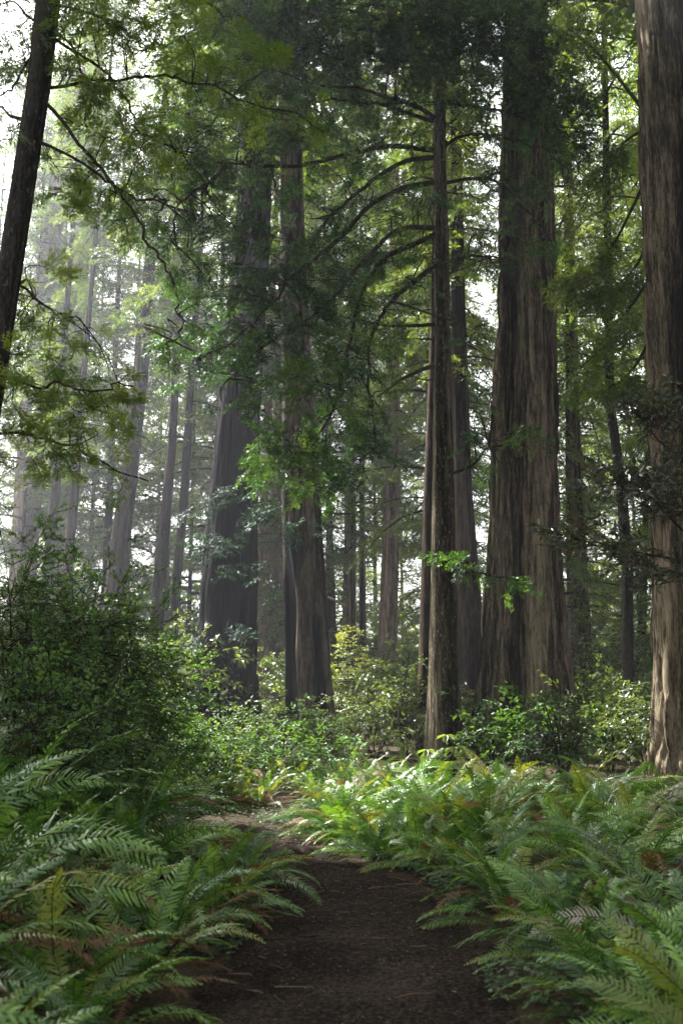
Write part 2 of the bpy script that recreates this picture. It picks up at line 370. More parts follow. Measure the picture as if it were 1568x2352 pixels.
# ------------------------------------------------------------------ trunks
def trunk_mesh(axis, rad, seed, mat, name, parent, loc, segs=96, rings=150, ridge=0.05, nridge=26, flare=0.0, lobes=5, char_shade=None, hollow=None, twist=0.3, pits=0.0):
    """fibrous trunk: ring grid round a bent axis with furrows as real relief"""
    r = np.random.default_rng(seed)
    axis = np.asarray(axis, float) - np.asarray(loc); rad = np.asarray(rad, float)
    z = np.linspace(axis[0, 2], axis[-1, 2], rings) if rings < 40 else axis[0, 2] + (axis[-1, 2] - axis[0, 2]) * np.linspace(0, 1, rings) ** 1.25
    ax = np.stack([np.interp(z, axis[:, 2], axis[:, 0]), np.interp(z, axis[:, 2], axis[:, 1]), z], -1)
    Rz = np.interp(z, axis[:, 2], rad)
    th = np.linspace(0, 2 * math.pi, segs, endpoint=False)
    Z, TH = np.meshgrid(z, th, indexing='ij')
    zz = Z - axis[0, 2]
    lat = r.random((nridge, 97)); lat2 = r.random((nridge * 2, 193)); lat3 = r.random((7, 53))
    warp = twist * (vn(zz * 0.22 + 7, TH * 0 + 3, r.random((31, 31))) - 0.5) + 0.10 * (vn(TH / (2 * math.pi) * 7, zz * 0.9, lat3) - 0.5)
    u = (TH + warp) / (2 * math.pi)
    n1 = vn(u * nridge, zz * 0.55, lat); n2 = vn(u * nridge * 2, zz * 1.3, lat2); n0 = vn(u * 7, zz * 0.12, lat3)
    fur = np.abs(2 * n1 - 1) ** 0.42; fine = np.abs(2 * n2 - 1) ** 0.55
    d = ridge * (0.85 * (fur - 0.7) + 0.45 * (fine - 0.6)) + 1.6 * ridge * (n0 - 0.5)
    ph = r.uniform(0, 6.28)
    d = d + flare * np.exp(-np.maximum(zz - 0.3, 0) / 1.1) * (0.55 + 0.45 * np.cos(lobes * TH + ph + 0.6 * np.sin(2 * TH)))
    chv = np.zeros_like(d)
    if char_shade is not None:
        for (tc, tw, z0, z1, amt) in char_shade:
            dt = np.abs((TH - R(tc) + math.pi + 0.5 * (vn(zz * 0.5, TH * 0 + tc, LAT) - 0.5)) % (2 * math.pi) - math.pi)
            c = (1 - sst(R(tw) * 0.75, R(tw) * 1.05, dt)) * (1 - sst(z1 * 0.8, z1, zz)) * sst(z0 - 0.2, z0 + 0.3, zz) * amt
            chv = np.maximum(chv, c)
    if hollow is not None:
        for (tc, tw, z0, z1, dep) in hollow:
            dt = np.abs((TH - R(tc) + math.pi + 0.3 * (vn(zz * 0.7, TH * 0 + tc, LAT) - 0.5)) % (2 * math.pi) - math.pi)
            c = (1 - sst(R(tw) * 0.55, R(tw), dt)) * (1 - sst(z1 * 0.75, z1, zz)) * sst(z0 - 0.2, z0 + 0.4, zz)
            d = d - dep * c
    rr = np.maximum(Rz[:, None] + d * np.clip(Rz[:, None] / max(rad.max(), 0.2), 0.35, 1), 0.02)
    G = ax[:, None] + np.stack([rr * np.cos(TH), rr * np.sin(TH), TH * 0], -1)
    tint = np.clip(0.5 + 0.5 * (vn(u * nridge * 1, zz * 0.35 + 11, lat2[:nridge]) - 0.5) + 0.5 * (n0 - 0.5), 0, 1)
    mb = MB(); mb.grid(G, True, 0, tint); mb.X['char_shade'] = chv
    return mb.build(name, mat, parent)

def px_axis(specs, Y, top=None, sink=0.3):
    """trunk axis and radii from (x, y, width) positions down the trunk at distance Y"""
    specs = sorted(specs, key=lambda s: -s[1])
    pts = [at(s[0], s[1], Y) for s in specs]; rad = [s[2] / 2 * mpp(s[0], s[1], Y) for s in specs]
    g = float(ground(pts[0][0], pts[0][1]))
    if pts[0][2] > g - sink:
        s = (pts[0][2] - (g - sink)) / max(pts[1][2] - pts[0][2], 0.1)
        s = min(s, 1.0)
        b = pts[0] - (pts[1] - pts[0]) * s; b[2] = g - sink
        pts.insert(0, b); rad.insert(0, rad[0] + (rad[0] - rad[1]) * s * 0.7)
    if top and top > pts[-1][2]:
        d = (pts[-1] - pts[-3]) / (pts[-1][2] - pts[-3][2]); dr = (rad[-1] - rad[-3]) / (pts[-1][2] - pts[-3][2])
        h = top - pts[-1][2]
        pts.append(pts[-1] + d * h); rad.append(max(rad[-1] + dr * h, rad[-1] * 0.25, 0.03))
    return np.array(pts), np.array(rad)

def tree_root(name, ax, label, cat, group=None):
    b = ax[0].copy(); b[2] = float(ground(b[0], b[1]))
    return tag(empty(name, b), label, cat, group), b

def conifer_crown(rng, axf, h0, h1, rmax, nb, tm, sc, tint=0.5, droop=0.5, sp=0.34, power=0.7, wood=True, keep=None, azr=None, rise=0.15):
    """boughs round an axis function axf(z); returns MB with foliage (0) and wood (1)"""
    mb = MB(); S = Sprays(tm)
    for i in range(nb):
        f = (i + rng.random()) / nb; z = h0 + (h1 - h0) * f
        L = rmax * (1 - f * 0.92) ** power * rng.uniform(0.55, 1.12)
        if f < 0.12: L *= rng.uniform(0.6, 1)
        az = rng.uniform(0, 2 * math.pi) if azr is None else rng.uniform(*azr)
        out = np.array([math.cos(az), math.sin(az), 0]); side = np.array([-out[1], out[0], 0])
        bend = rng.normal(0, 0.15); dr = droop * rng.uniform(0.5, 1.5); rs = rise * rng.uniform(0.3, 2)
        t = np.linspace(0, 1, 7)
        pts = axf(z) + out * (L * t)[:, None] + side * (L * bend * t ** 2)[:, None] + np.array([0, 0, 1.0]) * (L * (rs * t - dr * t ** 2))[:, None]
        if keep is not None and not keep(pts).all(): pass
        elif wood: mb.tube(pts, np.linspace(0.018 * L + 0.01, 0.008, 7), 4, 1)
        n = max(3, int(L / sp)); tb = np.clip(tint + rng.normal(0, 0.13), 0, 1)
        for k in range(n):
            q = 0.18 + 0.82 * (k + rng.random() * 0.6) / n
            p = np.array([np.interp(q, t, pts[:, j]) for j in range(3)])
            sg = 1 if k % 2 else -1
            a = sg * R(rng.uniform(25, 75)) if q < 0.93 else 0
            d = out * math.cos(a) + side * math.sin(a) + np.array([0, 0, rng.uniform(-0.55, 0.05)])
            u = np.array([0, 0, 1.0]) + rng.normal(0, 0.25, 3)
            S.add(p, d, u, sc * rng.uniform(0.65, 1.25) * (1 - 0.25 * q), np.clip(tb + rng.normal(0, 0.07), 0, 1))
    S.into(mb, rng, False, keep=keep)
    return mb

# ------------------------------------------------------------------ ground, path
def axis_coords(edges):
    out = []
    for a, b, st in edges: out.append(np.arange(a, b, st))
    return np.concatenate(out + [np.array([edges[-1][1]])])
gx = axis_coords([(-115, -30, 5), (-30, -9, 1.0), (-9, 9, 0.2), (9, 30, 1.0), (30, 115, 5)])
gy = axis_coords([(-25, 0, 2), (0, 20, 0.2), (20, 45, 0.8), (45, 130, 3)])
X, Y = np.meshgrid(gx, gy, indexing='ij')
g = MB(); g.grid(np.stack([X, Y, ground(X, Y)], -1), False); tag(g.build('ground', M_GROUND), 'dark forest floor under the ferns', 'ground', kind='structure')

def path_frame(n=6):
    p = cr(PATH, n); t = unit(np.gradient(p, axis=0)); return p, np.stack([t[:, 1], -t[:, 0]], -1)   # right-hand normal
pp, pn = path_frame(16)
w = np.linspace(-1, 1, 15)
hw = 0.92 - 0.32 * sst(7.5, 10.0, pp[:, 1]) + 0.12 * (vn(np.arange(len(pp)) * 0.21, 3.3 + 0 * np.arange(len(pp))) - 0.5)
XY = pp[:, None] + pn[:, None] * (w[None, :, None] * hw[:, None, None])
zz = ground(XY[..., 0], XY[..., 1]) + 0.012 + 0.012 * (vn(XY[..., 0] * 3, XY[..., 1] * 3) - 0.5) - 0.02 * np.abs(w)[None] ** 6
g = MB(); g.grid(np.concatenate([XY, zz[..., None]], -1)); tag(g.build('path', M_PATH), 'dark earth footpath bending left between the ferns', 'path', kind='structure')

# needles, chips and twigs on the path
def scatter_path(n, off, y0=0.0, y1=1.0):
    p = cr(PATH, 40); sel = (p[:, 1] > 2.5) & (p[:, 0] > -4); p = p[sel]; t = unit(np.gradient(p, axis=0)); nn = np.stack([t[:, 1], -t[:, 0]], -1)
    i = RNG.integers(0, len(p), n); o = off(n)
    xy = p[i] + nn[i] * o[:, None] + t[i] * RNG.uniform(-0.1, 0.1, n)[:, None]
    return np.concatenate([xy, ground(xy[:, 0], xy[:, 1])[:, None]], -1)
n = 19000
P = scatter_path(n, lambda n: np.clip(RNG.normal(0, 0.62, n), -1.3, 1.3)); P[:, 2] += 0.022 + RNG.random(n) * 0.006
a = RNG.uniform(0, 6.28, n); D = unit(np.stack([np.cos(a), np.sin(a), RNG.normal(0, 0.12, n)], -1))
l = RNG.choice([0.015, 0.028, 0.045, 0.075], n, p=[0.4, 0.35, 0.18, 0.07]) * RNG.uniform(0.7, 1.3, n)
g = MB(); g.quads(kites(P, D, unit(np.array([0, 0, 1.0]) + RNG.normal(0, 0.3, (n, 3))), l, np.where(l > 0.03, 0.005, 0.009) * RNG.uniform(0.7, 1.6, n)), 0, np.clip(RNG.beta(1.1, 1.5, n), 0, 1))
for k in range(170):
    q = scatter_path(1, lambda n: np.clip(RNG.normal(0, 0.55, n), -1.1, 1.1))[0] + [0, 0, 0.028]; a = RNG.uniform(0, 6.28); ln = RNG.uniform(0.05, 0.22)
    e = q + np.array([math.cos(a), math.sin(a), 0.03]) * ln; g.tube(np.array([q, (q + e) / 2 + RNG.normal(0, 0.008, 3), e]), [0.004, 0.0035, 0.002], 4, 0, RNG.uniform(0.2, 0.9))
tag(g.build('leaf_litter', G_LITTER), 'brown needles and chips strewn over the footpath', 'litter', kind='stuff')

# sorrel-like ground cover along the path edges
n = 11000
P = scatter_path(n, lambda n: RNG.choice([-1, 1], n) * (0.74 + np.abs(RNG.normal(0, 0.42, n))))
clump = vn(P[:, 0] * 2.2 + 3, P[:, 1] * 2.2) + 0.3 * (path_dist(P[:, 0], P[:, 1]) - 0.8); P = P[clump > 0.42]; n = len(P)
P[:, 2] += RNG.uniform(0.02, 0.11, n)
g = MB()
for k in range(3):
    a = RNG.uniform(0, 6.28, n) if k == 0 else a + 2.09 + RNG.normal(0, 0.15, n)
    D = unit(np.stack([np.cos(a), np.sin(a), RNG.normal(-0.1, 0.2, n)], -1))
    g.quads(kites(P, D, unit(np.array([0, 0, 1.0]) + RNG.normal(0, 0.2, (n, 3))), RNG.uniform(0.022, 0.042, n), RNG.uniform(0.022, 0.04, n), 0.62), 0, np.clip(RNG.normal(0.5, 0.25, n), 0, 1))
tag(g.build('ground_cover', G_COVER), 'low green sorrel leaves fringing both edges of the path', 'ground cover', kind='stuff')
# debris and low litter leaves off the path
n = 9000
P = np.stack([RNG.uniform(-9, 9, n), RNG.uniform(3, 24, n)], -1); P = P[path_dist(P[:, 0], P[:, 1]) > 0.8]; n = len(P)
P = np.concatenate([P, (ground(P[:, 0], P[:, 1]) + RNG.uniform(0.02, 0.07, n))[:, None]], -1)
a = RNG.uniform(0, 6.28, n); D = unit(np.stack([np.cos(a), np.sin(a), RNG.normal(0, 0.25, n)], -1))
g = MB(); g.quads(kites(P, D, unit(np.array([0, 0, 1.0]) + RNG.normal(0, 0.4, (n, 3))), RNG.uniform(0.04, 0.14, n), RNG.uniform(0.01, 0.03, n)), 0, RNG.random(n))
tag(g.build('fallen_leaves', G_LITTER), 'dead brown fern bits lying on the forest floor', 'litter', kind='stuff')

# ------------------------------------------------------------------ ferns
def frond_mesh(name, seed, e0, e1, mats, npair=36, L=1.0, wid=0.115, ragged=0.0, curlend=0.0):
    r = np.random.default_rng(seed)
    k = 40; t = np.linspace(0, 1, k)
    el = np.radians(e0 + (e1 - e0) * t ** 1.25) - curlend * sst(0.75, 1, t) * 2.6
    az = r.normal(0, 0.30) * t ** 1.5
    d = np.stack([np.cos(el) * np.cos(az), np.cos(el) * np.sin(az), np.sin(el)], -1) * L / (k - 1)
    ax = np.concatenate([[np.zeros(3)], np.cumsum(d, 0)[:-1]])
    T = unit(d); roll = r.normal(0, 0.25) + r.normal(0, 0.3) * t
    B0 = unit(np.cross(T, np.array([0, 0, 1.0]))); N0 = np.cross(B0, T)
    B = B0 * np.cos(roll)[:, None] + N0 * np.sin(roll)[:, None]; Nn = np.cross(B, T)
    mb = MB()
    mb.tube(ax[::2], np.linspace(0.0065, 0.0012, k)[::2], 4, 1)
    m = npair; q = 0.10 + 0.90 * (np.arange(m) + 0.5) / m
    for sg in (1, -1):
        qq = np.clip(q + r.normal(0, 0.003, m), 0, 0.995)
        I = lambda A: np.stack([np.interp(qq, t, A[:, j]) for j in range(3)], -1)
        P = I(ax); Tq = unit(I(T)); Bq = unit(I(B)); Nq = unit(I(Nn))
        s = (qq - 0.10) / 0.90
        ln = wid * (0.60 + 1.0 * s - 0.2 * s ** 2) * np.clip((1 - s) * 1.75, 0, 1) ** 0.75 * (1 + r.normal(0, 0.05, m)) * np.where(s < 0.4, 0.62 + 0.95 * s, 1) + 0.004
        if ragged: ln *= np.where(r.random(m) < ragged, 0.25, 1)
        fw = R(15) + R(28) * s + r.normal(0, 0.07, m)
        dirv = unit(Bq * (sg * np.cos(fw))[:, None] + Tq * np.sin(fw)[:, None] + Nq * (r.normal(0.06, 0.10, m))[:, None])
        dir2 = unit(dirv + Tq * 0.25 - Nq * (0.28 + r.normal(0, 0.12, m))[:, None])
        wd = 0.90 / m * L * 0.66 * (1 + r.normal(0, 0.05, m))
        c = Tq * (wd / 2)[:, None]
        mid = P + dirv * (ln * 0.5)[:, None]; tip = mid + dir2 * (ln * 0.5)[:, None]
        tw = Nq * (wd * 0.22)[:, None]
        tint = np.clip(0.42 + 0.25 * s + r.normal(0, 0.10, m), 0, 1)
        q1 = np.stack([P - c * 0.75, P + c * 0.75 + tw * 0.3, mid + c * 0.9 + tw, mid - c * 0.9 - tw * 0.3], 1)
        q2 = np.stack([mid - c * 0.9 - tw * 0.3, mid + c * 0.9 + tw, tip + c * 0.18, tip - c * 0.12], 1)
        if sg < 0: q1 = q1[:, ::-1]; q2 = q2[:, ::-1]
        mb.quads(q1, 0, tint); mb.quads(q2, 0, tint)
    return mb.mesh(name, mats)

EL = [(80, 15), (76, -8), (72, -26), (66, -38), (58, -46), (48, -46), (36, -36), (25, -26)]
FRONDS = {}
for key, mt in (('green', G_FERN), ('yellow', G_FERNY), ('brown', G_FERNB), ('pale', G_FERNP)):
    FRONDS[key] = [[frond_mesh('frond', 200 + i * 3 + j, a, b, [mt, M_MOSSY if key != 'brown' else G_FERNB], 34 + 4 * j, 1.0, 0.100 + 0.012 * j, 0.15 if key == 'brown' else 0.0) for j in range(3 if key == 'green' else 2)] for i, (a, b) in enumerate(EL)]

def fern(x, y, size, label, nf=18, mix=(1, 0, 0, 0), group=None, erect=0.0, seed=None, lean=None):
    r = np.random.default_rng(seed if seed is not None else abs(hash((round(x, 3), round(y, 3)))) % 99991)
    root = tag(empty('sword_fern', (x, y, float(ground(x, y)) - 0.02)), label, 'fern', group)
    keys = ['green', 'yellow', 'brown', 'pale']; p = np.array(mix, float) / sum(mix)
    for i in range(nf):
        f = (i + 0.5) / nf
        ei = int(np.clip(f * len(EL) * (1 - 0.35 * erect) + r.normal(0, 0.8), 0, len(EL) - 1))
        key = keys[r.choice(4, p=p)]
        if key == 'brown': ei = int(np.clip(ei + 2, 0, len(EL) - 1))
        me = FRONDS[key][ei][r.integers(0, len(FRONDS[key][ei]))]
        o = bpy.data.objects.new('frond', me); COL.objects.link(o); o.parent = root
        a = i * 2.399 + r.normal(0, 0.3)
        s = size * r.uniform(0.78, 1.12) * (1.0 if f < 0.75 else 0.85)
        o.scale = (s, s * r.choice([-1, 1]), s); o.rotation_euler = (r.normal(0, 0.10), r.normal(0, 0.12), a)
        o.location = (0.05 * math.cos(a), 0.05 * math.sin(a), 0.0)
        if key == 'brown': o['label'] = 'dead brown frond'
        elif key == 'pale': o['label'] = 'silvery pale arching frond'
    if r.random() < 0.45:                                  # last year's fronds hang round the base
        for i in range(int(r.integers(2, 6))):
            o = bpy.data.objects.new('frond', FRONDS['brown'][7][r.integers(0, 2)]); COL.objects.link(o); o.parent = root; o['label'] = 'dead brown frond'
            s = size * r.uniform(0.55, 0.85); o.scale = (s, s * r.choice([-1, 1]), s); o.rotation_euler = (r.normal(0, 0.2), r.uniform(0.0, 0.22), r.uniform(0, 6.28)); o.location = (0, 0, 0.10)
    return root

ORD = ['nearest', 'second', 'third', 'fourth', 'fifth', 'sixth', 'seventh', 'eighth', 'ninth', 'tenth', 'eleventh', 'twelfth', 'thirteenth', 'fourteenth', 'fifteenth', 'sixteenth', 'seventeenth', 'eighteenth', 'nineteenth', 'twentieth', 'twenty-first', 'twenty-second', 'twenty-third', 'twenty-fourth', 'twenty-fifth', 'twenty-sixth', 'twenty-seventh', 'twenty-eighth', 'twenty-ninth', 'thirtieth']

def row_points(off, s0, s1, step, jit=0.12):
    """points along the path at a sideways offset (right positive), by arc length from y=0"""
    p = cr(PATH, 40); d = np.concatenate([[0], np.cumsum(np.linalg.norm(np.diff(p, axis=0), axis=1))]); d -= np.interp(0, p[:, 1], d)
    t = unit(np.gradient(p, axis=0)); nn = np.stack([t[:, 1], -t[:, 0]], -1)
    out = []
    s = s0
    while s < s1:
        o = off + RNG.normal(0, jit)
        out.append((np.interp(s, d, p[:, 0]) + np.interp(s, d, nn[:, 0]) * o, np.interp(s, d, p[:, 1]) + np.interp(s, d, nn[:, 1]) * o)); s += step * RNG.uniform(0.85, 1.15)
    return out

def fern_row(pts, size, where, nf=18, mix=(0.8, 0.17, 0.03, 0), erect=0.0, jit=0.12, cond=None):
    i = 0
    for (x, y) in pts:
        if cond and not cond(x, y): continue
        look = ['arching', 'leafy', 'spreading', 'drooping', 'upright'][i % 5]
        fern(x, y, size * RNG.uniform(1 - jit, 1 + jit), f'{look} sword fern, {ORD[i]} from the camera {where}', int(1.3 * nf * RNG.uniform(0.8, 1.2)), mix, erect=erect); i += 1

inview = lambda x, y: abs(x) < 0.36 * y + 1.3
# left bank
fern_row([(x - 0.22 * (y < 7.0) + 0.05 * (y > 8.0), y) for x, y in row_points(-1.12, 3.0, 9.3, 0.58)], 0.80, "along the left edge of the path", 18, (0.64, 0.22, 0.14, 0))
fern_row(row_points(-1.9, 2.4, 11.4, 0.68), 1.12, 'in the second row left of the path', 20, (0.70, 0.12, 0.17, 0.01), cond=inview)
fern_row(row_points(-2.8, 3.6, 11.0, 0.74), 1.48, 'in the third row left of the path', 20, (0.78, 0.10, 0.11, 0.01), cond=inview)
fern_row(row_points(-3.7, 5.6, 10.5, 0.85), 1.65, 'in the hindmost row left of the path', 20, (0.85, 0.15, 0.0, 0), cond=inview)
# right bank
fern_row([(x + 0.22 * (y < 7.5) - 0.12 * (y > 9.5), y) for x, y in row_points(1.12, 2.9, 13.0, 0.58)], 0.78, 'along the right edge of the path', 18, (0.75, 0.18, 0.07, 0))
fern_row(row_points(1.85, 2.5, 12.4, 0.62), 0.88, 'in the second row right of the path', 20, (0.78, 0.11, 0.09, 0.02), cond=inview)
fern_row(row_points(2.75, 3.8, 11.5, 0.7), 0.85, 'in the third row right of the path', 20, (0.77, 0.10, 0.10, 0.03), cond=inview)
fern_row([(x, y) for x, y in row_points(3.7, 6.0, 11.2, 0.8)], 0.85, 'in the fourth row right of the path', 18, (0.75, 0.12, 0.11, 0.02), cond=inview)
fern_row([(2.6 + 0.75 * i + RNG.normal(0, 0.15), 11.6 + RNG.normal(0, 0.35) + 0.2 * i) for i in range(4)], 0.68, 'in the cross row before the big twin redwood', 18, (0.8, 0.15, 0.05, 0))
fern_row([(1.2 + 0.95 * i + RNG.normal(0, 0.2), 14.2 + RNG.normal(0, 0.4)) for i in range(6)], 0.62, 'among the shrubs before the twin redwood', 16, (0.8, 0.15, 0.05, 0))
# sunlit glade beyond the bend
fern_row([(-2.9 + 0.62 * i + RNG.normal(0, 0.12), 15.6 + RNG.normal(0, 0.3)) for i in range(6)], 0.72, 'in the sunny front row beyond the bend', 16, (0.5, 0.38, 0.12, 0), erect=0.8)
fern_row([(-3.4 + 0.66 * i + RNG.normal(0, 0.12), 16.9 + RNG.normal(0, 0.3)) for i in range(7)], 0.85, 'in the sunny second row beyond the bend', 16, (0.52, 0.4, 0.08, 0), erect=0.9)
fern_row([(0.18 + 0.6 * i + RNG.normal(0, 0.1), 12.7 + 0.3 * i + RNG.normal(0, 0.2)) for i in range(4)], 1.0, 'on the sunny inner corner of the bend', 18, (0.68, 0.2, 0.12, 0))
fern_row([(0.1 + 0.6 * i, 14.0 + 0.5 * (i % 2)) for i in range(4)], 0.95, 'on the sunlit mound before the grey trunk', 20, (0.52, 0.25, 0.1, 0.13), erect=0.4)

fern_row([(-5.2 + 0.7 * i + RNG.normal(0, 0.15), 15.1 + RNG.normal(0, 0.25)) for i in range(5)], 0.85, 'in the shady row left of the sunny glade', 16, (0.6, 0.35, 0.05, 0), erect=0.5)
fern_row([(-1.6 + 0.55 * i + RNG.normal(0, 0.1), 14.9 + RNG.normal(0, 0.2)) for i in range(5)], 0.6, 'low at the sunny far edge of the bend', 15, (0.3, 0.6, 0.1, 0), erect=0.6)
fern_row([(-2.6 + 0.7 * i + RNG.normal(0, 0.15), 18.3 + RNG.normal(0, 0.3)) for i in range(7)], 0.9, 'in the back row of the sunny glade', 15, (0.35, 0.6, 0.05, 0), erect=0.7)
fern_row([(-0.12 + 0.38 * i + RNG.normal(0, 0.06), 12.2 - 0.32 * i + RNG.normal(0, 0.1)) for i in range(5)], 0.8, 'low on the inner corner beside the path bend', 16, (0.72, 0.2, 0.08, 0))
for (px, py, Yd, rz, sz, lb) in ((1015, 2012, 9.65, 3.3, 0.5, 'dead tan frond lying on the right edge of the path'), (520, 2235, 6.2, 0.4, 0.4, 'small brown frond fallen on the left side of the path')):
    q = at(px, py, Yd); o = bpy.data.objects.new('fallen_frond', FRONDS['brown'][6][0]); COL.objects.link(o)
    o.location = (q[0], q[1], float(ground(q[0], q[1])) + 0.03); o.rotation_euler = (0, R(14), rz); o.scale = (sz, sz, sz * 0.25); tag(o, lb, 'frond')
# ------------------------------------------------------------------ shrubs
def shrub(name, loc, h, r, label, tm, mats, ns=180, sc=0.5, seed=1, tint=0.5, stems=7, cat='shrub', group=None, low=0.1, keep=None, flat=1.0):
    rg = np.random.default_rng(seed)
    b = np.array([loc[0], loc[1], float(ground(loc[0], loc[1]))])
    root = tag(empty(name, b), label, cat, group)
    mw = MB(); ml = MB(); S = Sprays(tm); tips = []
    for i in range(stems):
        a = i * 2.4 + rg.normal(0, 0.4); rr = r * rg.uniform(0.3, 0.85); hh = h * rg.uniform(0.6, 0.97)
        p = np.array([[0, 0, -0.1], [rr * 0.25 * math.cos(a), rr * 0.25 * math.sin(a), hh * 0.4], [rr * 0.65 * math.cos(a + 0.2), rr * 0.65 * math.sin(a + 0.2), hh * 0.8], [rr * math.cos(a + 0.3), rr * math.sin(a + 0.3), hh]])
        c = cr(p, 5); mw.tube(c, np.linspace(0.014 + 0.005 * h, 0.005, len(c)), 5); tips.append(c)
    for i in range(ns):
        c = tips[rg.integers(0, len(tips))]; q = c[rg.integers(int(len(c) * (low + 0.15)), len(c))]
        a = rg.uniform(0, 6.28); ph = math.acos(rg.uniform(-0.2, 1)); f = rg.uniform(0.25, 1.12) ** 0.6
        p = np.array([r * f * math.sin(ph) * math.cos(a), r * f * math.sin(ph) * math.sin(a), h * (0.5 + 0.5 * f * math.cos(ph))])
        p = p + rg.normal(0, 0.22 * r, 3); p[2] = np.clip(p[2], low * h, None)
        nq = tips[0][0] * 0
        best = min((np.linalg.norm(cc[k] - p), ci, k) for ci, cc in enumerate(tips) for k in range(3, len(cc), 4))
        q = tips[best[1]][best[2]]
        d = p - q; ln = np.linalg.norm(d)
        if i % 3 == 0:
            mid = (p + q) / 2 + np.array([0, 0, 0.12 * ln]); mw.tube(np.array([q, mid, p]), [0.007, 0.005, 0.003], 3)
        dd = unit(d + rg.normal(0, 0.3, 3) * ln); dd[2] = dd[2] * 0.5 * flat - 0.05
        S.add(p - dd * sc * 0.4, dd, np.array([0, 0, 1.0]) + rg.normal(0, 0.3, 3), sc * rg.uniform(0.7, 1.25), np.clip(tint + rg.normal(0, 0.16), 0, 1))
    S.into(ml, rg)
    ml.build('foliage', mats, root); mw.build('stem', mats[1], root)
    return root

def copy_tree(o, loc, rz, sc, label, group=None):
    c = o.copy(); COL.objects.link(c); c.location = loc; c.rotation_euler = (0, 0, rz); c.scale = (sc, sc, sc * random.uniform(0.92, 1.08)); c['label'] = label
    if group: c['group'] = group
    for ch in kids(o):
        d = ch.copy(); COL.objects.link(d); d.parent = c
        for g2 in kids(ch):
            e = g2.copy(); COL.objects.link(e); e.parent = d
    return c

# huckleberry thicket at the left
for i, (px, py, Yd, h, r, ns, lb) in enumerate([
        (70, 1640, 11.0, 2.75, 1.25, 420, 'tall dark huckleberry bush at the left frame edge'),
        (215, 1680, 11.8, 2.35, 1.10, 380, 'bushy green huckleberry beside the tallest left bush'),
        (315, 1700, 13.2, 1.6, 0.8, 250, 'lower huckleberry bush at the right end of the left thicket'),
        (130, 1720, 9.2, 1.25, 0.85, 220, 'small huckleberry bush in front of the left thicket'),
        (440, 1700, 15.5, 0.85, 0.8, 150, 'sprawling huckleberry bush under the dark burnt redwood')]):
    p = at(px, py, Yd)
    shrub('huckleberry_bush', p, h * 1.12, r, lb, T_HUCK, [G_HUCK, M_TWIG], int(ns * 1.5), 0.46, 300 + i, 0.5 - 0.06 * (i % 2), 9, group='huckleberry thicket left of the path')

# bright salmonberry before the burnt trunks
for i, (px, Yd, h, r, lb) in enumerate([
        (390, 17.0, 0.85, 0.8, 'bright green leafy shrub under the big burnt redwood'),
        (500, 18.5, 0.95, 0.85, 'broad leafy shrub left of the burnt hollow trunk'),
        (620, 19.5, 1.3, 0.95, 'tallest leafy shrub at the foot of the burnt hollow trunk'),
        (705, 20.5, 1.1, 0.7, 'leafy shrub hugging the right foot of the burnt hollow trunk')]):
    p = at(px, 1700, Yd)
    shrub('leafy_shrub', p, h, r, lb, T_SHRUB, [G_SHRUB, M_TWIG], 120, 0.5, 320 + i, 0.5, 6, group='leafy shrubs before the burnt trunks', flat=0.5)
p = at(660, 1730, 17.5)
shrub('salal_bush', p, 0.85, 1.0, 'glossy dark low salal bush below the leafy shrubs', T_SHRUB, [G_HUCK, M_TWIG], 110, 0.45, 330, 0.4, 6, low=0.2)

# sunlit sapling and olive undergrowth beyond the glade
p = at(808, 1640, 34)
rg = np.random.default_rng(41)
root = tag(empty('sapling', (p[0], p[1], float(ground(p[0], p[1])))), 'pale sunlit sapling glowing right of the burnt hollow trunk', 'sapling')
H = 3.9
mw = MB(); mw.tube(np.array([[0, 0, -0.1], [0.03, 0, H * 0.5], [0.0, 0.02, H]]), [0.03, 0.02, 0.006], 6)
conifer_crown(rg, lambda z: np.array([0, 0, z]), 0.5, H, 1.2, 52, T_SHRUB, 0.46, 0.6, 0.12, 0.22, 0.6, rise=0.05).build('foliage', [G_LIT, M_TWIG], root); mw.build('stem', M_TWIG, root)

protos = {}
def undergrowth(kind, x, y, h, r, label, tint, seed):
    mats = [{'olive': G_OLIVE, 'green': G_SHRUB, 'huck': G_HUCK}[kind], M_TWIG]
    return shrub('understory_shrub', (x, y), h, r, label, T_SHRUB, mats, 150, 0.6, seed, tint, 7, group='understory shrubs among the trunks')

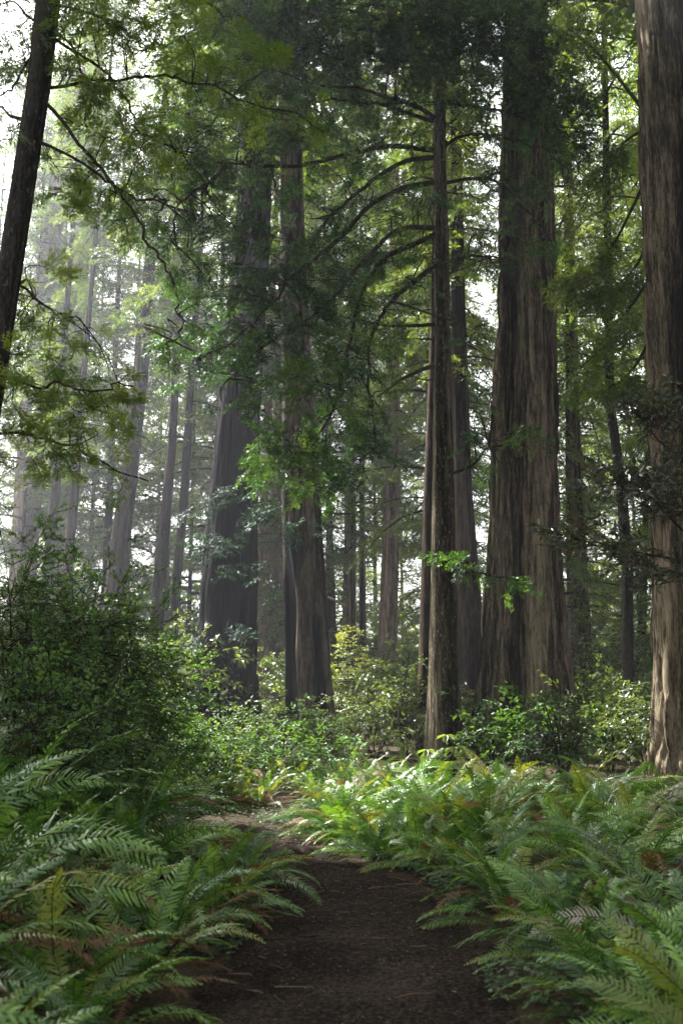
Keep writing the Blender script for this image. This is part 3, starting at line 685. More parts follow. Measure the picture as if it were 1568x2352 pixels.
US = [undergrowth('olive', *at(930, 1640, 27)[:2], 2.3, 1.25, 'pale olive shrub left of the grey mid trunk', 0.55, 401),
      undergrowth('olive', *at(860, 1700, 25)[:2], 1.5, 1.2, 'sun-flecked olive shrub below the glowing sapling', 0.6, 402),
      undergrowth('green', *at(1140, 1700, 20.5)[:2], 1.25, 0.9, 'dark shrub before the left half of the twin redwood', 0.25, 403),
      undergrowth('huck', *at(1240, 1700, 19.5)[:2], 1.35, 0.8, 'shady shrub before the right half of the twin redwood', 0.3, 404),
      undergrowth('olive', *at(1400, 1690, 22)[:2], 1.5, 1.2, 'grey-green shrub between the twin and the right redwood', 0.5, 405),
      undergrowth('olive', *at(1480, 1680, 20)[:2], 1.5, 0.9, 'small olive shrub at the foot of the right redwood', 0.45, 406)]
for s_, c_ in ((US[3], 3),): pass
k = 0
for (px, Yd, sc, src, lb) in [
        (790, 34, 1.25, 0, 'olive shrub behind the glowing sapling'), (870, 38, 1.4, 1, 'hazy shrub left of the pinkish far trunk foot'), (935, 40, 1.5, 0, 'olive thicket right of the pinkish far trunk foot'),
        (640, 36, 1.3, 0, 'olive shrub in the gap between the burnt trunks'), (1075, 28, 1.1, 5, 'shrub between the main trunk and the twin redwood'), (1340, 30, 1.4, 4, 'shrub right of the twin redwood foot'),
        (1430, 34, 1.6, 0, 'shrub at the foot of the thin dark leaning trunk'), (1500, 30, 1.3, 1, 'shrub left of the right redwood, set back'), (1290, 40, 1.7, 0, 'far shrub glimpsed right behind the twin redwood'),
        (1400, 46, 2.0, 4, 'far olive shrub in the right gap'), (330, 34, 1.7, 2, 'far shrub behind the left thicket'), (420, 32, 1.6, 0, 'far shrub left of the burnt redwood'), (200, 40, 2.0, 2, 'far shrub behind the tall left bush'), (60, 38, 2.0, 3, 'far shrub at the left frame edge'),
        (730, 50, 1.8, 1, 'misty far shrub left of the sapling'), (830, 55, 2.0, 0, 'misty far shrub behind the sapling'), (1000, 46, 1.8, 1, 'misty far shrub behind the main trunk'), (1150, 46, 1.8, 5, 'misty far shrub behind the twin redwood'), (1520, 48, 2.0, 0, 'misty far shrub behind the right redwood')]:
    q = at(px, 1600, Yd); copy_tree(US[src], (q[0], q[1], float(ground(q[0], q[1])) - 0.1), random.uniform(0, 6.28), sc, lb); k += 1

# crooked mossy sapling beside the main trunk
root = tag(empty('mossy_sapling', (*at(925, 1720, 25)[:2], float(ground(*at(925, 1720, 25)[:2])))), 'crooked mossy little tree left of the main trunk foot', 'sapling')
base = np.array(root.location)
mb = MB()
for pts, r0, r1 in (([(925, 1760), (922, 1690), (918, 1640), (930, 1560), (940, 1500)], 0.055, 0.02), ([(920, 1660), (905, 1640), (890, 1630), (870, 1640)], 0.035, 0.012), ([(922, 1620), (945, 1600), (955, 1585)], 0.03, 0.01)):
    c = cr(np.array([at(a, b, 25) for a, b in pts]) - base, 6); mb.tube(c, np.linspace(r0, r1, len(c)), 6)
mb.build('trunk', M_MOSSY, root)
rg = np.random.default_rng(77); S = Sprays(T_SHRUB); ml = MB()
for i in range(60):
    q = at(rg.normal(925, 28), rg.normal(1590, 60), 25 + rg.normal(0, 0.4)) - base
    S.add(q, rg.normal(0, 1, 3) * [1, 1, 0.3], np.array([0, 0, 1.0]) + rg.normal(0, 0.3, 3), rg.uniform(0.3, 0.55), np.clip(rg.normal(0.55, 0.15), 0, 1))
S.into(ml, rg); ml.build('foliage', [G_OLIVE, M_TWIG], root)

# young bigleaf plant in front of the main trunk
root = tag(empty('broadleaf_seedling', (*at(1010, 1770, 17.5)[:2], float(ground(*at(1010, 1770, 17.5)[:2])))), 'slim broadleaf seedling in front of the main trunk foot', 'seedling')
base = np.array(root.location); mb = MB(); ml = MB(); P = []; D = []
for tip in ((1025, 1688), (980, 1722), (1045, 1715)):
    e = at(*tip, 17.5) - base; c = cr(np.array([[0, 0, -0.05], e * [0.5, 0.5, 0.6], e]), 6); mb.tube(c, np.linspace(0.010, 0.004, len(c)), 5)
    for i in range(7):
        a = i * 0.9; P.append(e); D.append([math.cos(a), math.sin(a), -0.25 + 0.3 * math.sin(i * 2.1)])
ml.quads(ovals(np.array(P), unit(np.array(D)), unit(np.array([[0, 0.2, 1.0]] * len(P))), 0.22, 0.085), 0, 0.75)
mb.build('stem', M_TWIG, root); ml.build('leaf', G_SHRUB, root)

# rhododendron reaching in from the right
base_xy = at(1640, 1700, 12.5)
root = tag(empty('rhododendron', (base_xy[0], base_xy[1], float(ground(*base_xy[:2])))), 'rhododendron branches with bronze leaves reaching in before the right redwood', 'shrub')
base = np.array(root.location); mb = MB(); ml = MB(); S = Sprays(T_RHODO); rg = np.random.default_rng(5)
stem = cr(np.array([[0, 0, -0.1], at(1660, 1500, 12.5) - base, at(1650, 1250, 12.4) - base, at(1640, 1000, 12.3) - base, at(1600, 860, 12.2) - base]), 8); mb.tube(stem, np.linspace(0.06, 0.015, len(stem)), 7)
for pts in ([(1655, 1280), (1580, 1230), (1520, 1170), (1470, 1120), (1410, 1100)], [(1655, 1350), (1560, 1290), (1470, 1270), (1390, 1250), (1310, 1238)], [(1645, 1150), (1570, 1060), (1500, 1000), (1500, 960)],
            [(1640, 1020), (1580, 950), (1540, 930)], [(1658, 1420), (1600, 1350), (1540, 1310), (1475, 1300)], [(1655, 1230), (1600, 1180), (1560, 1140)], [(1650, 1100), (1600, 1060), (1550, 1080)]):
    c = cr(np.array([at(a, b, 12.4 - 0.25 * i) for i, (a, b) in enumerate(pts)]) - base, 6); mb.tube(c, np.linspace(0.02, 0.005, len(c)), 5)
    m = len(c)
    for i in range(m // 3, m):
        for _ in range(1 if i < m * 0.75 else 2):
            d = unit(c[min(i + 2, m - 1)] - c[max(i - 2, 0)]); a = rg.uniform(-1.2, 1.2)
            d = np.array([d[0] * math.cos(a) - d[1] * math.sin(a), d[0] * math.sin(a) + d[1] * math.cos(a), d[2] + rg.normal(0.05, 0.35)])
            S.add(c[i] + rg.normal(0, 0.05, 3), d, np.array([0, 0, 1.0]) + rg.normal(0, 0.35, 3), rg.uniform(0.42, 0.62), np.clip(rg.normal(0.5, 0.25), 0, 1))
S.into(ml, rg); mb.build('stem', M_TWIG, root); ml.build('foliage', [G_RHODO, M_TWIG], root)
# low dark rhododendron near the twin redwood foot
root = shrub('rhododendron', at(1290, 1700, 16.5), 1.75, 0.55, 'low dark rhododendron before the twin redwood right foot', T_RHODO, [G_RHODO, M_TWIG], 60, 0.42, 55, 0.25, 5)

# ------------------------------------------------------------------ main dark conifer with the long limbs
def limb_tree(name, Yd, specs, limbs, clumps, label, barkm, leafm, tm, sc, top, dens, tint, seed, ridge, nridge, segs, rad_scale=1.0, twigm=M_TWIG, flare=0.0, stubs=(), minw=0.015):
    rg = np.random.default_rng(seed)
    ax, rd = px_axis(specs, Yd, top)
    root, base = tree_root(name, ax, label, 'tree')
    trunk_mesh(ax, rd, seed, barkm, 'trunk', root, base, segs, 200, ridge, nridge, flare)
    lines = []
    for lb in limbs:
        n = len(lb); pts = np.array([at(q[0], q[1], q[2] if len(q) > 2 else Yd) for q in lb])
        c = cr(pts, 6); lines.append(c)
    wood = [MB() for _ in lines]; leaf = [MB() for _ in lines]; S = [Sprays(tm) for _ in lines]
    for i, c in enumerate(lines):
        L = np.linalg.norm(np.diff(c, axis=0), axis=1).sum(); r0 = min(0.055, 0.014 + 0.0075 * L) * rad_scale
        wob = c + np.cumsum(rg.normal(0, 0.028, c.shape), 0) * np.linspace(0, 1, len(c))[:, None]
        wood[i].tube(wob - base, r0 * np.linspace(1, 0.0, len(c)) ** 0.8 + 0.007, 7)
        lines[i] = wob
        for _ in range(int(3 + 1.6 * L) if sc > 0.4 else 4):
            j = rg.integers(2, len(wob)); q = wob[j]; ln = rg.uniform(0.25, 0.9) * (1 if sc > 0.4 else 0.5); d = unit(rg.normal(0, 1, 3) * [1, 0.7, 0.6] + [0, 0, -0.45])
            e = q + d * ln; k1 = q + d * ln * 0.5 + rg.normal(0, 0.14 * ln, 3); tw = cr(np.array([q, k1, e]), 4)
            wood[i].tube(tw - base, np.linspace(minw * 0.9, minw * 0.3, len(tw)), 4)
            e2 = k1 + unit(d + rg.normal(0, 0.6, 3)) * ln * 0.6; wood[i].tube(np.array([k1, (k1 + e2) / 2 + rg.normal(0, 0.03, 3), e2]) - base, np.linspace(minw * 0.6, minw * 0.25, 3), 3)
    for i, c in enumerate(lines):                             # short leafy twigs all along each limb
        L = np.linalg.norm(np.diff(c, axis=0), axis=1).sum()
        for _ in range(int(L * (5.0 if sc > 0.4 else 3.5))):
            j = int(rg.integers(max(2, len(c) // 6), len(c))); q = c[j]; d = unit(unit(c[min(j + 1, len(c) - 1)] - c[j - 1]) * 0.5 + rg.normal(0, 0.75, 3) + [0, 0, -0.35]); ln = rg.uniform(0.12, 0.6) * (1 if sc > 0.4 else 0.45)
            e = q + d * ln; wood[i].tube(np.array([q, (q + e) / 2 + rg.normal(0, 0.08 * ln, 3), e]) - base, np.array([0.8, 0.6, 0.3]) * minw, 3)
            S[i].add(e - base - d * sc * 0.3, d * [1, 1, 0.7], np.array([0, 0, 1.0]) + rg.normal(0, 0.4, 3), sc * rg.uniform(0.5, 1.1), np.clip(tint + rg.normal(0, 0.15), 0, 1))
    allp = np.vstack(lines); own = np.concatenate([np.full(len(c), i) for i, c in enumerate(lines)])
    trunk_z = allp[:, 2]
    for (px, py, rx, ry, Yc, dn) in clumps:
        cen = at(px, py, Yc); m = mpp(px, py, Yc); r3 = np.array([rx * m, max(rx, ry) * m * 0.85, ry * m])
        n = max(3, int(dens * dn * rx * ry / 100.0)); ct = np.clip(tint + rg.normal(0, 0.10), 0, 1)
        # a few twigs carry the clump from the nearest limb
        hub = []
        for t in range(max(2, int(rx * ry / 950))):
            p = cen + rg.normal(0, 0.42, 3) * r3
            dist = np.linalg.norm((allp - p) * [1, 0.6, 1], axis=1) + rg.uniform(0, 0.5, len(allp)); j = int(np.argmin(dist)); q = allp[j]; li = own[j]
            ln = np.linalg.norm(p - q)
            mid = (p + q) / 2 + rg.normal(0, 0.10 * ln, 3) + np.array([0, 0, 0.10 * ln]); m2 = p * 0.8 + q * 0.2 + rg.normal(0, 0.07 * ln, 3)
            c = cr(np.array([q, mid, m2, p]), 5)
            wood[li].tube(c - base, np.linspace(minw * (1 + 0.5 * ln), minw * 0.35, len(c)), 4); hub.append((c, li))
        for t in range(n):
            c, li = hub[rg.integers(0, len(hub))]
            v = rg.normal(0, 0.62, 3); p = hub[rg.integers(0, len(hub))][0][-1] * 0.45 + cen * 0.55 + v * r3 * 0.95
            k = rg.integers(len(c) // 3, len(c)); q = c[k]; ln = np.linalg.norm(p - q)
            d = unit(p - q + rg.normal(0, 0.3, 3) * max(ln, 0.2)); d[2] = d[2] * 0.7 - 0.12
            if t % 3 == 0:
                mid = (p + q) / 2 + rg.normal(0, 0.12 * ln, 3); cc = np.array([q, mid, p]); wood[li].tube(cr(cc, 3) - base, np.linspace(minw * 0.7, minw * 0.3, 7), 3)
            S[li].add(p - base - d * sc * 0.35, d, np.array([0, 0, 1.0]) + rg.normal(0, 0.45, 3), sc * rg.uniform(0.6, 1.3), np.clip(ct + rg.normal(0, 0.12), 0, 1))
    for i in range(len(lines)):
        o = wood[i].build('limb', twigm, root)
        if S[i].rows:
            S[i].into(leaf[i], rg); leaf[i].build('foliage', [leafm, twigm], o)
    for (pts, r0, mt, lb) in stubs:
        c = cr(np.array([at(a, b, Yd) for a, b in pts]), 6) - base; mb = MB(); mb.tube(c, np.linspace(r0, r0 * 0.3, len(c)), 7); o = mb.build('dead_branch', mt, root)
        if lb: o['label'] = lb
    return root, ax, rd

def ramp_y(pts, y0, y1): return [(a, b, y0 + (y1 - y0) * i / (len(pts) - 1)) for i, (a, b) in enumerate(pts)]
main_limbs = [
    ramp_y([(1003, 275), (960, 245), (900, 222), (830, 203), (740, 197), (655, 185), (560, 150)], 21, 19),
    ramp_y([(1000, 280), (930, 262), (850, 245), (760, 240), (680, 262), (600, 250)], 21, 20),
    ramp_y([(998, 345), (900, 337), (830, 352), (760, 372), (700, 388), (630, 393), (560, 388), (515, 378), (493, 350), (478, 305)], 21, 19),
    ramp_y([(520, 381), (480, 420), (450, 445), (400, 500), (380, 560)], 19.2, 18.4),
    ramp_y([(1000, 362), (940, 368), (880, 395), (830, 430), (770, 480), (745, 510), (720, 548), (680, 562), (640, 560)], 21, 19.5),
    ramp_y([(1003, 418), (930, 430), (880, 450), (830, 485), (780, 540), (730, 575), (690, 610), (640, 650), (590, 700), (520, 770), (440, 800)], 21, 18.4),
    ramp_y([(1005, 525), (950, 523), (900, 540), (840, 600), (790, 660), (740, 710), (680, 760), (620, 800), (560, 870)], 21, 19),
    ramp_y([(1008, 535), (950, 560), (900, 582), (870, 605), (840, 655), (820, 720), (810, 790), (790, 860), (775, 930), (740, 1000), (700, 1040), (630, 1070)], 21, 18.6),
    ramp_y([(1010, 600), (960, 640), (900, 690), (850, 760), (835, 850), (845, 950), (860, 1030)], 21, 19.2),
    ramp_y([(1008, 130), (940, 140), (870, 130), (780, 110), (690, 120), (600, 90), (520, 60)], 21, 19.2),
    ramp_y([(1010, 60), (930, 70), (850, 50), (760, 40), (660, 20)], 21, 20),
    ramp_y([(1012, 0), (930, -30), (820, -50), (700, -70)], 21, 20),
    ramp_y([(1022, 335), (1050, 315), (1080, 308), (1120, 312), (1160, 320), (1210, 330), (1270, 345)], 21, 19.6),
    ramp_y([(1018, 230), (1070, 240), (1110, 240), (1150, 235), (1200, 250), (1260, 260), (1320, 270)], 21, 20),
    ramp_y([(1016, 130), (1080, 120), (1150, 110), (1220, 130), (1280, 180)], 21, 20.4),
    ramp_y([(1025, 420), (1080, 410), (1130, 415), (1170, 440), (1220, 500), (1250, 560)], 21, 19.8),
    ramp_y([(1030, 600), (1080, 590), (1130, 600), (1190, 612)], 21, 20),
    ramp_y([(1016, 20), (1080, 10), (1150, 0), (1220, 40)], 21, 20.5),
    ramp_y([(1036, 1290), (1080, 1310), (1130, 1320), (1190, 1330)], 21, 20),
    ramp_y([(1034, 1090), (1080, 1070), (1120, 1035), (1170, 1022), (1205, 1008)], 21, 20.2),
]
dense = [(560, 30, 90, 60), (620, 70, 110, 60), (740, 50, 140, 75), (880, 60, 130, 75), (980, 40, 90, 70), (1100, 50, 110, 70), (1200, 70, 70, 60), (1080, 120, 120, 70), (1190, 150, 80, 80), (1240, 260, 80, 80), (1290, 330, 70, 50), (1310, 230, 60, 60), (700, 140, 150, 50), (850, 140, 120, 50), (960, 120, 70, 60), (700, -40, 160, 60), (900, -50, 160, 60), (1100, -40, 140, 60), (1150, 200, 70, 40)]
mid = [(600, 130, 90, 50), (510, 190, 90, 55), (430, 270, 85, 55), (530, 270, 100, 55), (350, 320, 60, 55), (400, 395, 90, 65), (330, 470, 55, 55), (480, 455, 85, 55), (600, 320, 100, 45), (560, 540, 80, 50), (430, 560, 90, 50), (700, 270, 80, 40), (800, 290, 70, 35), (640, 620, 110, 55), (550, 680, 100, 40), (450, 640, 70, 35), (390, 770, 55, 35), (480, 800, 85, 40), (600, 785, 110, 50), (700, 740, 80, 50), (760, 640, 70, 45), (720, 870, 80, 60), (630, 870, 55, 35), (540, 935, 55, 25), (800, 830, 45, 70), (650, 1010, 45, 35), (620, 1075, 55, 35), (720, 1040, 90, 50), (815, 1075, 70, 45), (690, 1120, 60, 30), (850, 1010, 40, 50), (780, 960, 60, 40), (480, 360, 70, 40)]
sparse = [(960, 440, 40, 30), (930, 560, 50, 25), (900, 600, 50, 35), (950, 340, 50, 35), (890, 300, 60, 30), (960, 300, 35, 25), (780, 420, 50, 30), (600, 400, 60, 25), (700, 480, 50, 30), (960, 680, 40, 30), (870, 760, 35, 50), (770, 720, 50, 40), (580, 620, 60, 40), (520, 720, 50, 40), (650, 440, 90, 45), (950, 470, 55, 35), (900, 420, 75, 30), (900, 510, 80, 40), (960, 600, 45, 30), (860, 560, 60, 40), (820, 700, 50, 60), (880, 230, 90, 50), (940, 180, 60, 40), (1120, 400, 55, 35), (1180, 500, 60, 40), (1300, 420, 50, 35), (1100, 600, 60, 20), (1150, 630, 70, 30), (1080, 540, 40, 40), (1240, 540, 50, 40), (1080, 910, 40, 60), (1130, 1000, 60, 40), (1190, 1010, 45, 30), (1090, 1310, 75, 35), (1050, 1290, 40, 30), (1170, 1335, 45, 20), (1080, 780, 30, 50), (1100, 320, 60, 40), (740, 560, 60, 40), (880, 900, 30, 40)]
clumps = [(a, b, c, d, 20.4 + random.uniform(-0.8, 0.3), 2.0) for a, b, c, d in dense] + [(a, b, c, d, 19.2 + random.uniform(-0.8, 1.0), 1.4) for a, b, c, d in mid] + [(a, b, c, d, 20.3 + random.uniform(-0.5, 0.4), 0.7) for a, b, c, d in sparse]
limb_tree('hemlock_tree', 21.0, [(1013, 0, 15), (1012, 100, 20), (1008, 330, 29), (1012, 500, 33), (1017, 784, 38), (1018, 1117, 50), (1019, 1568, 68), (1020, 1720, 78)], main_limbs, clumps,
          'dark slender conifer with long drooping limbs right of the path', M_GREY, G_MAIN, T_FINE, 0.46, 21, 0.50, 0.45, 11, 0.036, 20, 96, flare=0.14,
          stubs=[([(1000, 745), (940, 748), (880, 747), (830, 735)], 0.045, M_TWIG, 'bare dark dead branch'), ([(1000, 838), (960, 852), (920, 872), (890, 895), (865, 912)], 0.055, M_MOSSY, 'mossy dead branch'),
                 ([(1034, 748), (1055, 735), (1070, 722)], 0.04, M_TWIG, None), ([(1000, 778), (970, 779), (945, 776)], 0.025, M_TWIG, None), ([(1000, 873), (970, 872), (945, 864)], 0.022, M_TWIG, None)])

# ------------------------------------------------------------------ near leaning tree at the left
left_limbs = [
    ramp_y([(104, 203), (160, 195), (210, 180), (270, 172), (330, 160), (390, 155), (450, 165), (520, 190), (600, 215), (690, 245)], 9, 9.6),
    ramp_y([(103, 233), (150, 283), (187, 337), (230, 390), (260, 430), (300, 493), (333, 553), (370, 593), (397, 667), (393, 717), (350, 760)], 9, 8.4),
    ramp_y([(90, 327), (150, 350), (233, 397), (283, 430), (333, 473), (370, 493)], 9, 8.6),
    ramp_y([(128, 90), (183, 130), (240, 173), (277, 213), (317, 273), (350, 327), (400, 373), (467, 450)], 9, 9.8),
    ramp_y([(135, 13), (207, 27), (283, 50), (333, 80), (360, 140)], 9, 9.6),
    ramp_y([(130, 77), (160, 110), (180, 167), (188, 213), (192, 293)], 9, 9.3),
    ramp_y([(85, 53), (50, 23), (0, -17), (-60, -40)], 9, 9.4), ramp_y([(75, 127), (40, 170), (0, 203), (-60, 230)], 9, 9.4), ramp_y([(50, 277), (20, 263), (0, 247), (-50, 230)], 9, 9.3),
    ramp_y([(-25, 850), (0, 860), (60, 885), (110, 905), (160, 915), (240, 930), (330, 945)], 9, 8.6),
    ramp_y([(-45, 1000), (40, 985), (110, 1000), (200, 1040), (300, 1085)], 9, 9.6),
    ramp_y([(15, 640), (60, 660), (110, 690), (170, 735), (240, 745)], 9, 9.8),
    ramp_y([(140, -60), (250, -50), (360, -30), (460, 10), (520, 60)], 9.1, 10),
]
lc = [(230, 60, 100, 50), (310, 25, 80, 30), (190, 150, 75, 45), (250, 215, 75, 45), (300, 290, 80, 45), (190, 390, 80, 45), (260, 345, 85, 50), (200, 475, 60, 25), (245, 485, 75, 30), (50, 60, 60, 50), (25, 150, 40, 50), (25, 330, 30, 45), (100, 620, 55, 30), (60, 690, 55, 40), (40, 770, 55, 50), (110, 820, 90, 40), (60, 950, 75, 55), (150, 890, 90, 35), (200, 960, 100, 40), (90, 1050, 85, 45), (250, 900, 60, 30), (160, 1010, 60, 35), (20, 860, 50, 50), (350, -40, 140, 50), (200, -60, 140, 50)]
lc2 = [(480, 115, 95, 50), (560, 195, 110, 45), (650, 255, 85, 35), (430, 200, 65, 40), (500, 250, 70, 35), (400, 130, 60, 35)]
limb_tree('redwood_sapling', 9.0, [(112, 0, 56), (90, 200, 54), (47, 470, 55), (8, 720, 56), (-35, 1000, 58), (-80, 1300, 62)], left_limbs,
          [(a, b, c, d, 9.3 + random.uniform(-0.6, 1.0), 1.0) for a, b, c, d in lc] + [(a, b, c, d, 9.6, 0.55) for a, b, c, d in lc2],
          'near leaning dark trunk with yellow-green sprays at the left', M_DARK, G_YEL, T_NEAR, 0.27, 6.2, 0.46, 0.5, 12, 0.010, 18, 72, 0.32, minw=0.006)

# ------------------------------------------------------------------ big redwoods
def axf(ax, base):
    A = np.asarray(ax) - base
    return lambda z: np.array([np.interp(z, A[:, 2], A[:, 0]), np.interp(z, A[:, 2], A[:, 1]), z])

def sprouts(root, base, name, mat, items, tm, sc, seed, tint=0.5):
    """low epicormic sprays standing out from a trunk"""
    rg = np.random.default_rng(seed); mb = MB(); S = Sprays(tm)
    for (px, py, rx, ry, Yc, n) in items:
        cen = at(px, py, Yc) - base; m = mpp(px, py, Yc)
        for _ in range(max(3, int(n * 0.55))):
            v = rg.normal(0, 0.6, 3) * [rx * m, rx * m * 0.5, ry * m]; d = np.array([rg.normal(0, 1), -abs(rg.normal(0.3, 0.5)), rg.normal(-0.15, 0.15)])
            S.add(cen + v, d, np.array([0, 0, 1.0]) + rg.normal(0, 0.2, 3), sc * rg.uniform(0.6, 1.3), np.clip(tint + rg.normal(0, 0.15), 0, 1))
        mb.tube(np.array([cen + [0, 1.2, 0.3], cen + [0, 0.5, 0.2], cen]), [0.02, 0.015, 0.008], 4, 1)
    S.into(mb, rg); return mb.build(name, [mat, M_TWIG], root)

def high_crown(root, ax, base, seed, h0=19, h1=40, rmax=5.0, nb=70, mat=G_BG):
    rg = np.random.default_rng(seed)
    def keep(A): return ~in_gap(A + base, 1.4)
    return conifer_crown(rg, axf(ax, base), h0, h1, rmax, nb, T_BIGBG, 1.3, 0.4, 0.45, 0.6, keep=keep).build('crown', [mat, M_TWIG], root)

# twin redwood
axL, rL = px_axis([(1190, 0, 55), (1186, 200, 60), (1178, 784, 78), (1159, 1217, 82), (1150, 1551, 102), (1148, 1700, 116)], 26, 42)
axR, rR = px_axis([(1225, 0, 55), (1224, 200, 62), (1231, 784, 90), (1238, 1217, 98), (1250, 1551, 108), (1258, 1720, 134)], 26, 42)
root, base = tree_root('redwood_tree', (axL + axR[:len(axL)]) / 2 if len(axL) == len(axR) else axL, 'massive twin-stemmed redwood with a dark cleft right of the main conifer', 'tree')
o = trunk_mesh(axL, rL, 21, M_RED, 'trunk', root, base, 230, 260, 0.24, 27, 0.25, 5, twist=0.7, char_shade=[(326, 15, 0.0, 11.0, 0.95)]); o['label'] = 'left stem, paler and ribbed'  # dark strip paints the shade of the cleft into the bark
o = trunk_mesh(axR, rR, 22, M_RED, 'trunk', root, base, 230, 260, 0.22, 28, 0.28, 6, twist=0.5, char_shade=[(322, 44, 0.0, 40.0, 0.35)]); o['label'] = 'right stem, darker on its right side'  # right side of this stem is darkened in the bark colour
mb = MB(); c = cr(np.array([at(1192, 1045, 25.0), at(1186, 1020, 24.7), at(1196, 1000, 24.75), at(1203, 985, 24.9)]) - base, 6); mb.tube(c, np.linspace(0.10, 0.13, len(c)), 8); mb.build('burl', M_RED, root)
high_crown(root, axL, base, 23, 20, 42)
# right redwood
ax, rd = px_axis([(1572, 150, 190), (1577, 300, 196), (1592, 784, 205), (1611, 1217, 212), (1627, 1551, 222), (1642, 1735, 255)], 19, 42)
root, base = tree_root('redwood_tree', ax, 'huge redwood trunk cut off by the right frame edge', 'tree')
trunk_mesh(ax, rd, 31, M_RED, 'trunk', root, base, 280, 260, 0.22, 34, 0.3, 6, twist=0.35)
high_crown(root, ax, base, 33, 19, 42)
rg = np.random.default_rng(34)
# its long thin drooping limbs at the upper left of the trunk
for pts in ([(1478, 420), (1440, 500), (1400, 570), (1340, 620), (1290, 640)], [(1484, 560), (1460, 610), (1420, 650), (1370, 665)], [(1490, 640), (1450, 700), (1400, 760), (1330, 850)], [(1492, 780), (1450, 850), (1390, 900)], [(1474, 250), (1420, 180), (1360, 110), (1310, 70), (1290, 60)], [(1474, 300), (1430, 330), (1380, 400)]):
    mb = MB(); c = cr(np.array([at(a, b, 19 + 0.5 * i) for i, (a, b) in enumerate(pts)]) - base, 6); mb.tube(c, np.linspace(0.04, 0.008, len(c)), 5); o = mb.build('limb', M_TWIG, root)
    S = Sprays(T_BG); ml = MB()
    for i in range(len(c) // 3, len(c)):
        for _ in range(2): S.add(c[i], unit(c[-1] - c[0]) + rg.normal(0, 0.6, 3) - [0, 0, 0.3], np.array([0, 0, 1.0]) + rg.normal(0, 0.3, 3), rg.uniform(0.4, 0.8), np.clip(rg.normal(0.45, 0.15), 0, 1))
    S.into(ml, rg, False); ml.build('foliage', [G_BG, M_TWIG], o)
# burnt redwoods
ax, rd = px_axis([(588, 400, 76), (585, 500, 80), (563, 784, 96), (547, 984, 108), (529, 1284, 132), (516, 1534, 142), (512, 1625, 160)], 33, 44)
root, base = tree_root('redwood_tree', ax, 'big dark fire-blackened redwood left of centre', 'tree')
trunk_mesh(ax, rd, 41, M_DARKRED, 'trunk', root, base, 200, 240, 0.17, 26, 0.25, 6, char_shade=[(282, 40, 0.2, 14.0, 1.0), (255, 120, 0.0, 40.0, 0.55), (170, 95, 0, 40, 0.75), (330, 18, 0.0, 6.0, 0.7)], hollow=[(272, 30, 0.2, 7.0, 0.30)])  # fire char, plus a left band painted dark against the sunlit edge
sprouts(root, base, 'sprout_foliage', G_BLUE, [(540, 1115, 55, 22, 30.9, 16), (565, 1150, 45, 18, 30.9, 12), (480, 1230, 50, 25, 31.0, 16), (520, 1250, 40, 20, 30.9, 12), (500, 1310, 35, 15, 30.9, 8), (520, 1440, 55, 18, 31.0, 12), (470, 1480, 30, 18, 31.1, 7), (560, 1310, 30, 20, 30.9, 7), (480, 1170, 35, 25, 31.0, 9)], T_BG, 0.70, 43, 0.55)
high_crown(root, ax, base, 44, 20, 42)
ax, rd = px_axis([(668, 350, 50), (674, 600, 56), (682, 884, 66), (692, 1151, 86), (703, 1451, 100), (710, 1600, 108), (720, 1730, 125)], 28, 44)
root, base = tree_root('redwood_tree', ax, 'burnt hollow redwood trunk left of the glowing sapling', 'tree')
trunk_mesh(ax, rd, 51, M_RED, 'trunk', root, base, 170, 220, 0.07, 26, 0.08, 5, char_shade=[(215, 38, 0.1, 7.5, 1.0), (300, 13, 0.0, 4.6, 1.0), (345, 22, 2.5, 9.0, 0.8), (180, 60, 0, 20, 0.7), (290, 60, 0, 40, 0.45)], hollow=[(214, 32, 0.2, 6.8, 0.20), (300, 10, 0.1, 4.2, 0.10)])
sprouts(root, base, 'sprout_foliage', G_BLUE, [(640, 1160, 40, 20, 26.6, 9), (690, 1200, 40, 15, 26.6, 8), (640, 1215, 30, 15, 26.6, 7), (735, 1230, 30, 18, 26.6, 7), (620, 1330, 30, 18, 28.3, 6), (600, 1180, 25, 15, 27.3, 5)], T_BG, 0.62, 53, 0.5)
high_crown(root, ax, base, 54, 20, 42)

